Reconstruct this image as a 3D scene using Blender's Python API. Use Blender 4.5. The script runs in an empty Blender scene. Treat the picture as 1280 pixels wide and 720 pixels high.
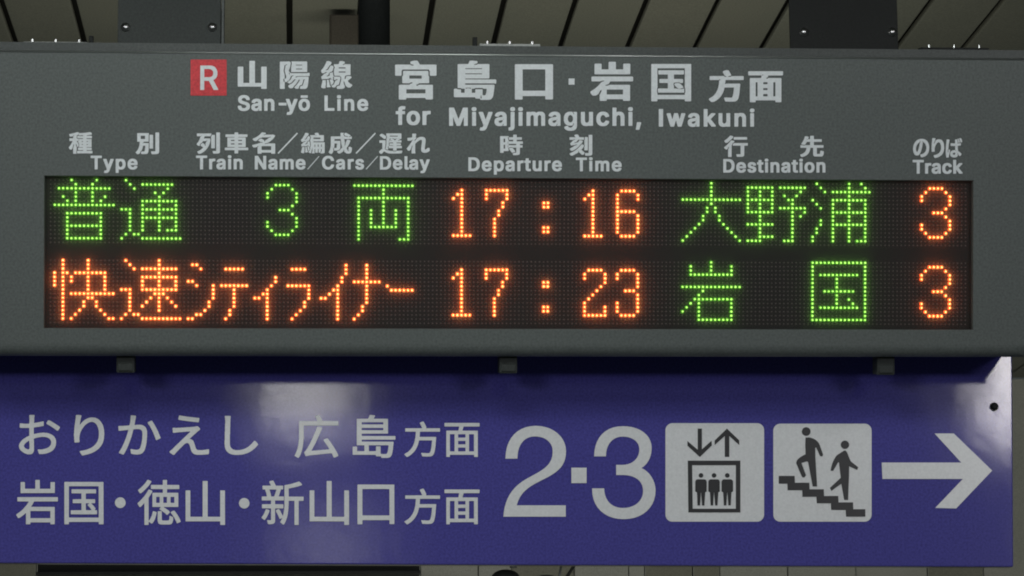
import bpy, bmesh, math, random
from mathutils import Matrix, Vector, Euler

SC = bpy.context.scene
COL = SC.collection
R = math.radians
random.seed(7)

# ------------------------------------------------------------------ camera
F_PX = 3830.0                     # focal length in pixels of the 1280-wide photograph
PITCH, YAW, ROLL = 10.5, -math.degrees(math.atan(270.0 / 3830.0)), 0.155
CAM_Z = 1.6
cam_data = bpy.data.cameras.new('camera')
cam_data.sensor_width = 36.0
cam_data.lens = F_PX / 1280.0 * 36.0
cam_data.clip_end = 300.0
cam = bpy.data.objects.new('camera', cam_data)
COL.objects.link(cam)
FRAME = Matrix.Translation((0, 0, CAM_Z)) @ Matrix.Rotation(R(PITCH), 4, 'X')   # tilt of the hung board
cam.matrix_world = (FRAME @ Matrix.Rotation(R(YAW), 4, 'Z') @ Matrix.Rotation(R(90), 4, 'X')
                    @ Matrix.Rotation(R(ROLL), 4, 'Z'))
SC.camera = cam
CAM_M = cam.matrix_world.copy()

# ------------------------------------------------------------------ world and lamps
world = bpy.data.worlds.new('World')
SC.world = world
world.use_nodes = True
world.node_tree.nodes['Background'].inputs[0].default_value = (0.80, 0.92, 0.90, 1)
world.node_tree.nodes['Background'].inputs[1].default_value = 0.048
SC.view_settings.view_transform = 'Standard'
SC.view_settings.look = 'None'
SC.view_settings.exposure = 0.08
SC.view_settings.gamma = 1.0
SC.cycles.filter_width = 1.9


def area_lamp(name, loc, target, sx, sy, watts, col=(1, 1, 1)):
    d = bpy.data.lights.new(name, 'AREA')
    d.shape = 'RECTANGLE'; d.size = sx; d.size_y = sy
    d.energy = watts; d.color = col
    o = bpy.data.objects.new(name, d); COL.objects.link(o)
    o.location = loc
    o.rotation_euler = (Vector(target) - Vector(loc)).to_track_quat('-Z', 'Y').to_euler()
    return o


# platform fluorescents in a row in front of the board, plus added fills either side
area_lamp('platform_or_fill_lamp', (0.00, 3.7, 3.28), (0.0, 5.6, 2.5), 0.9, 0.4, 9.5, (0.93, 1.0, 0.97))
area_lamp('platform_or_fill_lamp', (-0.03, 0.9, 3.22), (0.1, 5.8, 2.4), 0.06, 0.40, 1.25, (1.0, 0.98, 0.93))
area_lamp('platform_or_fill_lamp', (0.11, 0.9, 3.22), (0.1, 5.8, 2.4), 0.06, 0.40, 1.25, (1.0, 0.98, 0.93))
area_lamp('platform_or_fill_lamp', (2.54, 0.9, 3.25), (1.4, 5.8, 2.4), 0.24, 0.5, 7.0, (1.0, 0.96, 0.95))
area_lamp('platform_or_fill_lamp', (0.18, -5.5, 3.27), (0.1, 5.8, 2.4), 0.40, 0.4, 1.2, (1.0, 0.98, 0.95))
area_lamp('platform_or_fill_lamp', (-1.7, 3.7, 3.80), (-0.2, 5.8, 2.2), 1.2, 0.5, 29, (1.0, 0.98, 1.0))  # added high side lamp, deepens the shade under the board
area_lamp('platform_or_fill_lamp', (2.0, 3.6, 3.80), (0.2, 5.8, 2.2), 1.2, 0.5, 27.5, (1.0, 0.98, 1.0))  # its added counterpart on the right
area_lamp('platform_or_fill_lamp', (-3.6, -3.0, 3.0), (0, 5.8, 2.4), 1.6, 0.6, 68, (1.0, 0.98, 1.03))  # added low fill, well out of view on the left
area_lamp('platform_or_fill_lamp', (4.6, -3.0, 3.0), (0, 5.8, 2.4), 1.6, 0.6, 59, (1.0, 0.98, 1.03))  # added low fill, well out of view on the right
area_lamp('background_fill', (0.45, 6.9, 2.9), (0.45, 9.6, 3.7), 2.4, 0.3, 7, (1.0, 0.98, 0.83))  # added fill hidden behind the board, brightens the ceiling
area_lamp('background_fill', (1.0, 10.6, 1.9), (1.0, 13.4, 3.4), 5.0, 0.8, 20, (1.0, 0.98, 0.92))  # added fill, brightens the far wall


# ------------------------------------------------------------------ pixel rays of the photograph
def ray(u, v):
    d = Vector(((u - 640.0) / F_PX, -(v - 360.0) / F_PX, -1.0))
    return (CAM_M.to_3x3() @ d).normalized()


def hit(u, v, p0, n):
    o = CAM_M.translation
    d = ray(u, v)
    return o + d * ((Vector(p0) - o).dot(n) / d.dot(n))


# ------------------------------------------------------------------ materials
def principled(name, base, rough=0.5, spec=0.5, metal=0.0):
    m = bpy.data.materials.new(name); m.use_nodes = True
    b = m.node_tree.nodes['Principled BSDF']
    b.inputs['Base Color'].default_value = (*base, 1)
    b.inputs['Roughness'].default_value = rough
    b.inputs['Specular IOR Level'].default_value = spec
    b.inputs['Metallic'].default_value = metal
    return m


def worn(m, scale, amount, tint=(0.6, 0.6, 0.6), bump=0.0, bscale=300.0, stretch=(1, 1, 1), rough_var=0.0, mottle=230.0, grain=0.20):
    """blend soft patches of another tone into the base colour, plus a fine grain bump"""
    nt = m.node_tree; N, L = nt.nodes, nt.links
    b = N['Principled BSDF']
    tc = N.new('ShaderNodeTexCoord'); mp = N.new('ShaderNodeMapping')
    mp.inputs['Scale'].default_value = stretch
    L.new(tc.outputs['Object'], mp.inputs[0])
    n1 = N.new('ShaderNodeTexNoise'); n1.inputs['Scale'].default_value = scale
    n1.inputs['Detail'].default_value = 6; n1.inputs['Roughness'].default_value = 0.65
    L.new(mp.outputs[0], n1.inputs['Vector'])
    rp = N.new('ShaderNodeValToRGB')
    rp.color_ramp.elements[0].position = 0.35; rp.color_ramp.elements[1].position = 0.72
    L.new(n1.outputs['Fac'], rp.inputs[0])
    mx = N.new('ShaderNodeMix'); mx.data_type = 'RGBA'
    base = b.inputs['Base Color'].default_value
    mx.inputs[6].default_value = tuple(base)
    mx.inputs[7].default_value = (base[0] * tint[0], base[1] * tint[1], base[2] * tint[2], 1)
    ml = N.new('ShaderNodeMath'); ml.operation = 'MULTIPLY'; ml.inputs[1].default_value = amount
    L.new(rp.outputs[0], ml.inputs[0]); L.new(ml.outputs[0], mx.inputs[0])
    # fine powder-coat mottle
    n3 = N.new('ShaderNodeTexNoise'); n3.inputs['Scale'].default_value = mottle
    n3.inputs['Detail'].default_value = 2
    L.new(tc.outputs['Object'], n3.inputs['Vector'])
    mr3 = N.new('ShaderNodeMapRange'); mr3.inputs[1].default_value = 0.25; mr3.inputs[2].default_value = 0.75
    mr3.inputs[3].default_value = 1 - grain; mr3.inputs[4].default_value = 1 + grain
    L.new(n3.outputs['Fac'], mr3.inputs[0])
    mm = N.new('ShaderNodeMix'); mm.data_type = 'RGBA'; mm.blend_type = 'MULTIPLY'; mm.inputs[0].default_value = 1.0
    L.new(mx.outputs[2], mm.inputs[6]); L.new(mr3.outputs[0], mm.inputs[7])
    L.new(mm.outputs[2], b.inputs['Base Color'])
    if rough_var:
        r0 = b.inputs['Roughness'].default_value
        mr = N.new('ShaderNodeMapRange')
        mr.inputs[3].default_value = r0 - rough_var; mr.inputs[4].default_value = r0 + rough_var
        L.new(n1.outputs['Fac'], mr.inputs[0]); L.new(mr.outputs[0], b.inputs['Roughness'])
    if bump:
        n2 = N.new('ShaderNodeTexNoise'); n2.inputs['Scale'].default_value = bscale
        n2.inputs['Detail'].default_value = 4
        L.new(tc.outputs['Object'], n2.inputs['Vector'])
        bp = N.new('ShaderNodeBump'); bp.inputs['Strength'].default_value = bump
        bp.inputs['Distance'].default_value = 0.002
        L.new(n2.outputs['Fac'], bp.inputs['Height']); L.new(bp.outputs[0], b.inputs['Normal'])
    return m


def glow(name, col, strength):
    m = bpy.data.materials.new(name); m.use_nodes = True
    b = m.node_tree.nodes['Principled BSDF']
    b.inputs['Base Color'].default_value = (col[0] * .3, col[1] * .3, col[2] * .3, 1)
    b.inputs['Emission Color'].default_value = (*col, 1)
    b.inputs['Emission Strength'].default_value = strength
    return m


M_GREY = worn(principled('grey_painted_steel', (0.108, 0.123, 0.117), 0.48, 0.22), 2.2, 0.35, (0.82, 0.84, 0.86), 0.06, 420, rough_var=0.06)
M_TRIM = worn(principled('dark_grey_trim', (0.072, 0.081, 0.077), 0.42, 0.25), 5, 0.4, (0.7, 0.7, 0.7), 0.05, 300)
M_PLATE = worn(principled('hanger_plate_paint', (0.040, 0.046, 0.043), 0.6, 0.2), 6, 0.5, (0.75, 0.78, 0.8), 0.06, 260)
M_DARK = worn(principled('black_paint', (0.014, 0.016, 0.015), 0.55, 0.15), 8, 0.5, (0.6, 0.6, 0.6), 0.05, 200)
M_WHITE = worn(principled('white_vinyl', (0.72, 0.765, 0.775), 0.5, 0.3), 14, 0.25, (0.86, 0.87, 0.86), 0.03, 500, grain=0.07)
M_RED = worn(principled('red_vinyl', (0.62, 0.045, 0.055), 0.45, 0.3), 20, 0.3, (0.85, 0.8, 0.8), 0.03, 400)
M_MASK = principled('black_louvre_mask', (0.019, 0.017, 0.0155), 0.6, 0.25)
M_LENS = principled('unlit_lens', (0.125, 0.104, 0.094), 0.35, 0.5)
M_BLUE = worn(principled('blue_sign_film', (0.076, 0.071, 0.310), 0.074, 0.5), 7, 0.35, (0.84, 0.84, 0.88), 0.022, 420, rough_var=0.012)
def warped(m, scale, dist):
    """very slight buckling of a glossy sheet, on top of its fine grain"""
    nt = m.node_tree
    fine = next(n for n in nt.nodes if n.type == 'BUMP')
    tc = next(n for n in nt.nodes if n.type == 'TEX_COORD')
    n = nt.nodes.new('ShaderNodeTexNoise'); n.inputs['Scale'].default_value = scale
    n.inputs['Detail'].default_value = 2
    nt.links.new(tc.outputs['Object'], n.inputs['Vector'])
    b = nt.nodes.new('ShaderNodeBump'); b.inputs['Strength'].default_value = 1.0
    b.inputs['Distance'].default_value = dist
    nt.links.new(n.outputs['Fac'], b.inputs['Height'])
    nt.links.new(b.outputs[0], fine.inputs['Normal'])


warped(M_BLUE, 13, 0.00022)
M_SWHITE = worn(principled('white_sign_film', (0.74, 0.76, 0.765), 0.22, 0.45), 10, 0.25, (0.88, 0.88, 0.86), 0.05, 240, grain=0.06)
M_PICT = principled('black_sign_film', (0.012, 0.014, 0.016), 0.35, 0.45)
M_CEIL = worn(principled('ceiling_board_paint', (0.20, 0.20, 0.165), 0.75, 0.2), 1.6, 0.55, (0.72, 0.78, 0.80), 0.12, 90, (1, .35, 1))
M_GAP = principled('ceiling_gap', (0.03, 0.03, 0.027), 0.8, 0.1)
M_WALL = worn(principled('partition_panel', (0.40, 0.40, 0.345), 0.7, 0.2), 3, 0.5, (0.7, 0.76, 0.74), 0.1, 60)
M_WALL2 = worn(principled('partition_panel_dark', (0.24, 0.24, 0.19), 0.7, 0.2), 3, 0.5, (0.75, 0.75, 0.65), 0.1, 60)
M_BROWN = worn(principled('brown_box', (0.060, 0.054, 0.042), 0.7, 0.2), 12, 0.5, (0.6, 0.6, 0.6))
M_STEEL = worn(principled('bare_steel', (0.55, 0.56, 0.55), 0.28, 0.5, 1.0), 40, 0.5, (0.6, 0.6, 0.6))
M_LIP = worn(principled('worn_bright_edge', (0.34, 0.36, 0.34), 0.35, 0.5), 9, 0.7, (0.6, 0.6, 0.6))
M_BEAD = principled('glint_bead_metal', (0.40, 0.43, 0.41), 0.30, 0.5, 0.85)  # brighter than the plate so that its top edge glints
M_HALO_PANE = bpy.data.materials.new('halo_diffuser'); M_HALO_PANE.use_nodes = True  # added diffuser that spreads LED light into halos
_n = M_HALO_PANE.node_tree; _n.nodes.clear()
_o = _n.nodes.new('ShaderNodeOutputMaterial'); _m = _n.nodes.new('ShaderNodeMixShader')
_t = _n.nodes.new('ShaderNodeBsdfTransparent'); _s = _n.nodes.new('ShaderNodeBsdfTranslucent')
_t.inputs[0].default_value = (0.97, 0.97, 0.97, 1); _s.inputs[0].default_value = (0.9, 0.9, 0.9, 1)
_m.inputs[0].default_value = 0.26
_n.links.new(_t.outputs[0], _m.inputs[1]); _n.links.new(_s.outputs[0], _m.inputs[2]); _n.links.new(_m.outputs[0], _o.inputs[0])
G_CORE = glow('green_led_core', (0.50, 1.0, 0.17), 2.25)
G_RIM = glow('green_led_halo_rim', (0.085, 0.62, 0.008), 0.34)  # glowing rim, wider than an unlit lens, stands in for the halo
O_CORE = glow('orange_led_core', (1.0, 0.60, 0.18), 3.5)
O_RIM = glow('orange_led_halo_rim', (1.0, 0.085, 0.010), 1.7)  # the same painted halo around the orange cores


# ------------------------------------------------------------------ mesh helpers
def link(name, me, parent=None, mats=()):
    for m in mats:
        me.materials.append(m)
    o = bpy.data.objects.new(name, me); COL.objects.link(o)
    if parent is not None:
        o.parent = parent
    return o


def bm_obj(name, bm, mats, parent=None, smooth=False):
    me = bpy.data.meshes.new(name)
    bmesh.ops.recalc_face_normals(bm, faces=bm.faces)
    if smooth:
        for f in bm.faces:
            f.smooth = True
    bm.to_mesh(me); bm.free()
    return link(name, me, parent, mats if isinstance(mats, (list, tuple)) else (mats,))


def bx(bm, x0, x1, y0, y1, z0, z1, bev=0.0, mi=0):
    r = bmesh.ops.create_cube(bm, size=1.0)
    vs = r['verts']
    for v in vs:
        v.co = Vector((x0 if v.co.x < 0 else x1, y0 if v.co.y < 0 else y1, z0 if v.co.z < 0 else z1))
    fs = set(f for v in vs for f in v.link_faces)
    for f in fs:
        f.material_index = mi
    if bev:
        es = list(set(e for f in fs for e in f.edges))
        bmesh.ops.bevel(bm, geom=es, offset=bev, segments=2, affect='EDGES', profile=0.6)
    return bm


def cyl(bm, p0, p1, r0, r1=None, seg=20, mi=0):
    p0, p1 = Vector(p0), Vector(p1)
    d = p1 - p0
    mt = Matrix.Translation((p0 + p1) / 2) @ d.to_track_quat('Z', 'Y').to_matrix().to_4x4()
    r = bmesh.ops.create_cone(bm, cap_ends=True, segments=seg, radius1=r0, radius2=r0 if r1 is None else r1,
                              depth=d.length, matrix=mt)
    for f in set(f for v in r['verts'] for f in v.link_faces):
        f.material_index = mi
    return bm


def dome(bm, c, r, h, seg=12, rings=3, mi=0):
    """a dome bulging towards -Y"""
    c = Vector(c); prev = None
    for k in range(rings):
        a = k / rings * math.pi / 2
        ring = [bm.verts.new(c + Vector((r * math.cos(a) * math.cos(t * 2 * math.pi / seg), -h * math.sin(a),
                                         r * math.cos(a) * math.sin(t * 2 * math.pi / seg)))) for t in range(seg)]
        if prev:
            for t in range(seg):
                f = bm.faces.new((prev[t], prev[(t + 1) % seg], ring[(t + 1) % seg], ring[t])); f.material_index = mi
        prev = ring
    top = bm.verts.new(c + Vector((0, -h, 0)))
    for t in range(seg):
        f = bm.faces.new((prev[t], prev[(t + 1) % seg], top)); f.material_index = mi


def tag(o, label=None, cat=None, group=None, kind=None):
    if label: o['label'] = label
    if cat: o['category'] = cat
    if group: o['group'] = group
    if kind: o['kind'] = kind
    return o


def empty(name, loc, rot=(0, 0, 0)):
    o = bpy.data.objects.new(name, None); COL.objects.link(o)
    o.empty_display_size = 0.1
    o.location = loc; o.rotation_euler = rot
    return o


def copy_tree(o, parent=None):
    c = o.copy(); COL.objects.link(c)
    if parent is not None:
        c.parent = parent
        c.matrix_parent_inverse = o.matrix_parent_inverse.copy()
    for ch in list(o.children):
        copy_tree(ch, c)
    return c


def poly_mesh(name, polys, mat, parent, thick=0.0006):
    """polys: closed loops of 3-D points lying in one plane, holes by even-odd; the loops are (a, b) pairs plus a
    map to 3-D: polys = [(loops, to3d), ...].  Filled flat and given a hair of thickness."""
    verts, faces = [], []
    for loops, to3d in polys:
        cu = bpy.data.curves.new('tmp', 'CURVE'); cu.dimensions = '2D'; cu.fill_mode = 'BOTH'
        for L in loops:
            s = cu.splines.new('POLY'); s.points.add(len(L) - 1); s.use_cyclic_u = True
            for p, q in zip(s.points, L):
                p.co = (q[0], q[1], 0, 1)
        cu.extrude = 0.5
        ob = bpy.data.objects.new('tmp', cu); COL.objects.link(ob)
        me = bpy.data.meshes.new_from_object(ob.evaluated_get(bpy.context.evaluated_depsgraph_get()))
        base = len(verts)
        verts += [to3d(v.co.x, v.co.y, (v.co.z + 0.5) * thick) for v in me.vertices]
        faces += [[base + i for i in p.vertices] for p in me.polygons]
        bpy.data.objects.remove(ob); bpy.data.curves.remove(cu); bpy.data.meshes.remove(me)
    me = bpy.data.meshes.new(name)
    me.from_pydata(verts, [], faces)
    bm = bmesh.new(); bm.from_mesh(me)
    bmesh.ops.recalc_face_normals(bm, faces=bm.faces)
    bm.to_mesh(me); bm.free()
    return link(name, me, parent, (mat,))


# ------------------------------------------------------------------ letter outlines (closed polygons as x, y, x, y ... in 1/1200 of 1.7 em)
ADV = {'S': 0.6833, 'a': 0.6044, 'n': 0.6326, '-': 0.5, 'y': 0.6044, 'ō': 0.6401, 'L': 0.6095, 'i': 0.2981, 'e': 0.6246, 'f': 0.4179, 'r': 0.4254, 'M': 0.9332, 'j': 0.2981, 'g': 0.6537, 'u': 0.633, 'c': 0.6133, 'h': 0.633, ',': 0.3272, 'I': 0.36, 'w': 0.8491, 'k': 0.5926, 'T': 0.6861, 'p': 0.6528, 'N': 0.789, 'C': 0.7707, 'D': 0.7599, 'l': 0.29, 's': 0.571, 'o': 0.6401, 't': 0.3817, 'm': 0.9079, 'R': 0.6866}
GLYPHS = {
 'heavy': {
  '山': [[257,651,263,654,274,656,349,655,360,653,363,651,366,646,367,286,369,280,380,279,480,279,489,280,490,283,490,771,491,780,494,786,500,789,511,790,589,790,600,787,603,786,606,780,607,286,609,280,617,279,720,279,731,280,733,286,734,646,737,651,740,653,751,655,826,656,837,654,843,651,846,646,847,634,847,160,846,151,843,146,837,143,823,141,754,142,740,144,737,146,734,151,733,189,731,191,726,193,280,193,266,194,257,197,254,203,253,217,253,637,254,646]],
  '陽': [[891,503,892,494,892,446,889,437,883,434,866,433,623,433,591,422,586,418,581,411,574,411,571,406,574,403,583,405,591,403,603,404,614,408,621,417,629,418,846,419,860,417,866,414,869,409,870,400,869,377,867,366,867,334,864,323,864,297,861,286,861,269,852,209,839,171,829,157,814,147,800,142,774,139,703,139,686,141,677,146,676,149,686,191,690,200,694,203,731,213,741,226,759,274,775,340,777,343,785,349,787,354,786,359,780,360,760,356,753,351,743,303,731,266,719,237,714,232,677,218,670,211,664,200,651,155,643,146,629,142,591,143,580,149,557,169,556,174,565,191,604,231,629,262,652,297,669,327,673,340,674,346,672,351,669,355,663,357,657,355,653,351,629,306,595,257,578,237,546,207,529,171,509,157,500,154,463,153,454,154,449,157,421,189,419,200,421,214,426,220,460,246,489,256,502,266,536,300,554,322,566,338,571,343,580,345,584,349,585,354,583,359,569,360,557,359,551,356,541,346,527,326,510,309,501,297,478,277,454,265,440,265,429,267,403,291,391,298,351,299,342,297,341,291,341,154,339,146,334,141,329,139,303,139,249,139,240,141,235,146,233,157,233,749,235,760,240,765,254,767,389,767,409,770,434,770,449,768,463,760,474,737,474,723,466,683,465,671,460,640,429,557,458,514,477,504,500,500,820,500,843,504,851,509,863,510,883,509],[323,374,316,371,312,366,312,337,316,309,322,300,329,298,334,299,338,303,340,320,333,357,333,366,330,371],[534,448,514,449,506,445,494,445,480,435,475,426,465,394,439,343,431,332,423,326,397,315,395,309,398,300,406,297,413,300,419,306,423,314,454,337,469,352,487,383,500,421,511,431,523,432,531,436,536,443,536,446],[349,691,343,689,339,686,335,671,334,657,317,560,318,534,331,497,340,460,341,394,338,377,342,371,349,369,355,371,367,383,373,394,376,411,373,434,363,466,356,497,340,546,340,557,345,580,360,669,359,686,354,689],[460,447,451,449,450,446,453,440,458,440,460,443],[440,508,434,503,433,497,449,459,451,463,452,489,455,497,452,503,449,507],[837,763,838,751,838,534,837,529,834,526,489,526,483,528,483,637,497,717,497,743,488,763,489,767,494,769,506,770,814,770,829,768],[727,603,726,606,717,607,597,607,591,606,590,603,590,591,591,589,600,587,720,587,726,589,727,591],[727,691,726,694,717,696,597,696,591,694,590,686,591,680,597,679,720,679,726,680,727,683],[396,700,391,703,369,702,364,697,363,691,369,685,377,684,393,691]],
  '線': [[666,798,720,786,726,783,729,777,729,754,724,740,720,735,703,731,691,724,689,720,689,714,694,709,706,709,717,712,723,716,727,723,734,724,840,724,851,722,857,717,858,706,857,463,854,462,834,466,789,465,757,456,749,451,736,449,735,446,737,431,726,386,729,377,734,372,737,372,749,382,761,431,766,436,774,439,789,443,811,444,837,443,846,440,857,442,872,431,877,426,878,420,878,406,875,400,851,377,801,334,796,329,796,326,818,297,838,277,854,264,891,240,895,231,895,217,892,211,875,194,862,177,857,173,846,170,817,170,806,172,797,175,774,191,755,211,741,243,725,294,711,318,706,324,703,317,704,283,718,237,730,209,732,200,732,191,729,177,720,160,711,152,697,146,666,139,569,139,560,143,555,151,549,174,550,180,557,197,563,203,589,212,597,217,617,219,620,220,622,223,623,245,636,289,651,354,651,411,647,423,638,431,634,433,623,434,622,446,620,449,617,450,511,450,507,451,502,457,497,469,494,500,489,526,488,571,489,583,505,640,505,657,501,671,489,691,488,714,491,720,503,724,591,725,596,731,614,789,617,794,623,797,631,798],[306,348,308,346,309,343,309,237,306,223,305,206,303,197,303,180,307,169,305,160,300,155,291,153,254,153,246,154,211,167,209,169,205,174,205,197,221,257,235,343,240,346,269,346,280,349],[337,798,366,799,380,797,426,779,431,775,434,770,435,751,434,746,414,706,411,703,400,701,390,694,341,611,317,598,309,586,311,583,317,583,329,585,343,586,358,594,381,629,407,677,420,692,449,692,463,686,479,663,480,643,471,606,465,586,460,574,446,554,414,540,406,538,395,531,373,500,366,468,339,454,330,446,326,437,331,435,340,437,351,437,366,441,377,446,389,448,392,451,394,457,392,469,397,491,395,511,403,516,460,533,463,531,465,526,471,491,472,477,478,451,481,446,496,431,506,430,617,430,620,429,621,420,623,416,631,407,638,403,624,346,623,334,614,297,603,260,597,246,586,235,554,225,545,220,535,206,525,183,511,174,471,173,457,177,448,186,441,197,435,211,435,220,446,221,451,223,469,233,487,246,496,263,509,306,531,340,534,343,551,346,571,356,576,363,576,366,574,368,546,368,534,364,527,354,523,353,491,354,486,360,490,366,492,371,491,423,489,427,483,431,477,431,473,429,469,423,469,417,469,403,473,380,469,371,470,363,465,357,463,351,466,345,474,338,477,334,483,311,483,300,473,269,465,251,437,240,434,237,431,229,429,228,423,229,420,231,412,277,411,294,396,351,390,363,394,365,397,365,403,359,409,358,429,363,430,366,426,374,420,375,413,380,413,383,423,394,422,400,420,402,414,403,400,400,397,397,391,389,346,377,323,374,306,374,294,371,257,371,237,368,229,362,226,363,223,367,208,409,208,423,209,431,225,443,249,466,271,494,317,516,330,526,337,537,331,540,306,536,286,527,271,518,263,511,229,511,223,514,218,523,205,557,205,569,206,583,226,601,262,654,306,739,326,791,331,796],[369,358,372,357,375,331,383,306,395,234,399,223,409,214,416,194,416,189,409,183,380,177,334,176,329,179,326,186,331,217,331,266,334,280,334,329,330,349,333,351,340,354,354,355],[443,366,438,366,433,363,437,355,440,354,444,357,445,363],[747,549,746,551,737,553,603,553,597,551,596,549,596,531,597,529,606,527,740,527,746,529,747,531],[747,646,746,649,737,650,603,650,597,649,596,646,596,629,597,626,606,624,740,624,746,626,747,629]],
  '宮': [[737,625,742,617,743,611,744,549,755,529,755,434,754,426,749,421,737,419,600,418,595,414,589,403,571,399,562,394,558,389,558,383,563,378,574,377,589,382,596,391,606,393,789,393,800,392,809,389,812,383,812,371,812,160,812,154,809,149,803,146,791,144,711,145,703,149,700,154,699,166,697,169,691,170,420,170,409,169,405,149,400,144,394,142,314,142,303,143,297,146,294,151,293,160,293,374,295,386,300,390,311,393,457,394,461,397,466,407,483,412,497,419,502,426,500,433,491,434,480,434,469,431,463,427,458,420,451,419,363,419,351,421,346,426,345,434,345,529,356,549,357,611,358,617,363,625,369,627,383,627,726,627],[699,311,697,314,689,316,411,315,409,314,407,311,407,251,409,249,417,247,694,248,697,249,699,251],[642,546,640,549,631,550,457,550,454,549,453,546,453,500,454,497,463,496,637,496,640,497,642,500],[866,723,867,557,863,549,857,546,843,544,783,544,771,546,767,554,766,560,765,623,761,631,754,640,751,649,743,650,351,650,349,649,346,640,339,631,335,623,334,560,333,554,329,546,320,544,251,545,240,549,237,554,236,720,240,729,246,731,263,733,463,733,470,731,477,722,489,718,515,717,519,720,518,726,514,730,494,739,477,743,474,746,468,760,469,780,477,786,526,800,557,801,571,800,577,797,594,771,611,737,614,734,846,733,860,730,863,729]],
  '島': [[309,739,323,741,460,742,466,751,480,790,483,794,494,798,531,799,591,791,597,789,600,783,601,766,597,754,594,752,580,749,571,742,563,742,554,738,548,729,551,726,571,726,580,730,591,729,597,733,601,740,609,741,760,741,771,740,777,737,780,731,781,726,781,520,780,509,777,503,769,499,757,499,426,499,417,497,416,489,417,486,426,484,871,483,880,480,884,471,884,423,880,414,871,411,860,416,854,417,426,417,416,414,412,406,416,397,426,394,854,394,858,389,858,357,855,346,855,329,853,317,849,274,843,234,838,206,831,186,820,166,806,151,789,143,766,139,663,139,651,141,643,146,638,157,634,160,586,162,574,164,569,169,566,183,560,184,269,184,255,186,249,189,245,194,245,200,245,311,246,320,251,325,263,327,286,327,291,326,300,318,320,315,349,314,351,312,352,309,352,266,354,260,363,259,400,259,406,260,407,263,408,320,406,326,366,328,354,336,334,340,307,340,302,343,302,726,303,734],[654,214,650,211,649,209,648,183,645,174,650,166,657,163,664,166,666,174,658,197,658,200,664,206,663,209,660,212],[517,326,515,320,516,263,517,260,523,259,557,259,566,260,568,266,568,309,569,313,571,316,580,317,666,317,674,316,677,313,678,309,678,223,680,220,683,219,709,216,717,218,723,226,733,260,741,320,740,326,694,328,686,335,671,340,580,340,563,336,551,328],[502,337,500,342,494,343,426,343,423,342,420,337,423,330,431,326,434,327,440,333,446,334,480,334,483,333,489,327,491,326,500,330],[670,577,669,583,657,584,426,584,417,583,415,577,417,571,429,570,660,570,669,571],[670,663,669,669,657,670,426,670,417,669,415,663,417,657,429,656,660,656,669,657]],
  '口': [[831,720,835,714,835,700,835,177,835,169,831,163,825,160,811,159,740,159,726,161,721,166,719,171,719,209,717,211,711,213,394,213,383,211,381,209,381,169,379,163,374,158,360,156,289,156,275,157,269,160,265,166,265,180,265,706,265,714,269,720,280,724,303,724,809,724,823,723],[717,640,706,641,394,641,383,640,381,634,381,306,383,300,394,299,706,299,717,300,719,306,719,634]],
  '岩': [[882,543,884,534,884,480,880,471,874,469,857,467,520,467,514,463,500,437,491,426,483,420,474,419,466,414,457,413,446,408,441,406,437,397,443,394,469,395,483,398,491,403,500,405,506,409,514,410,811,410,823,409,831,406,834,401,835,394,835,157,834,146,829,141,811,139,746,139,732,140,723,146,720,166,714,167,474,167,463,166,459,146,451,140,434,139,360,139,351,143,348,151,348,243,370,286,376,303,377,320,375,326,371,325,354,310,348,294,326,254,297,235,283,229,251,227,234,230,228,234,201,271,199,291,203,300,249,330,288,360,306,378,317,386,323,394,342,414,371,451,384,457,391,466,400,463,406,465,414,474,421,474,424,480,420,483,411,481,403,483,394,482,386,474,374,476,363,472,357,468,351,467,240,467,226,469,218,474,216,483,216,537,218,543,223,547,243,550,857,550,874,548],[722,326,720,329,711,330,466,330,463,329,461,323,461,251,463,249,471,247,717,248,720,249,722,254],[838,757,838,600,834,591,829,589,809,587,289,587,271,590,269,591,265,597,265,754,269,763,274,766,289,767,357,767,368,766,374,763,377,758,378,751,378,674,380,671,389,670,480,670,489,671,490,677,491,786,494,794,503,798,586,798,597,797,603,794,606,789,607,783,607,674,609,671,614,670,714,670,723,671,725,677,725,754,726,760,731,765,746,767,820,767,831,765,834,763]],
  '国': [[849,758,851,754,851,746,851,160,849,149,845,146,834,144,771,144,761,146,755,151,754,175,753,177,746,178,357,179,346,178,343,175,342,151,337,146,326,144,266,144,257,145,251,148,249,151,249,160,249,746,251,757,257,761,271,761,831,761,843,761],[753,689,740,690,354,690,345,689,343,686,342,649,343,366,341,360,337,354,336,346,336,291,342,280,343,254,345,251,357,250,743,250,753,251,754,254,755,277,761,289,764,303,764,346,760,357,755,363,755,369,756,649,754,686],[740,652,742,646,742,597,740,591,737,589,726,587,600,587,593,586,591,583,591,520,593,514,603,513,711,513,723,511,726,509,728,503,728,457,726,451,717,447,691,447,680,453,657,457,626,457,600,453,591,449,587,443,585,437,584,420,591,397,591,363,593,357,631,355,651,348,659,351,657,357,640,367,607,403,599,420,599,434,603,438,614,441,643,446,660,444,683,438,686,436,721,397,731,383,734,371,731,365,711,361,691,355,681,349,689,346,709,346,731,350,740,355,746,354,747,349,747,294,745,289,734,287,369,287,354,289,350,297,350,340,351,349,354,354,363,356,491,356,498,357,500,363,500,440,498,446,489,447,383,447,374,451,372,463,372,503,374,509,378,511,389,513,489,513,498,514,500,520,500,583,498,586,491,587,371,587,360,589,357,591,356,597,356,646,357,652,366,655,383,656,723,656,734,655],[680,349,671,355,666,354,662,351,662,349,666,346,674,346]],
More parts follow.
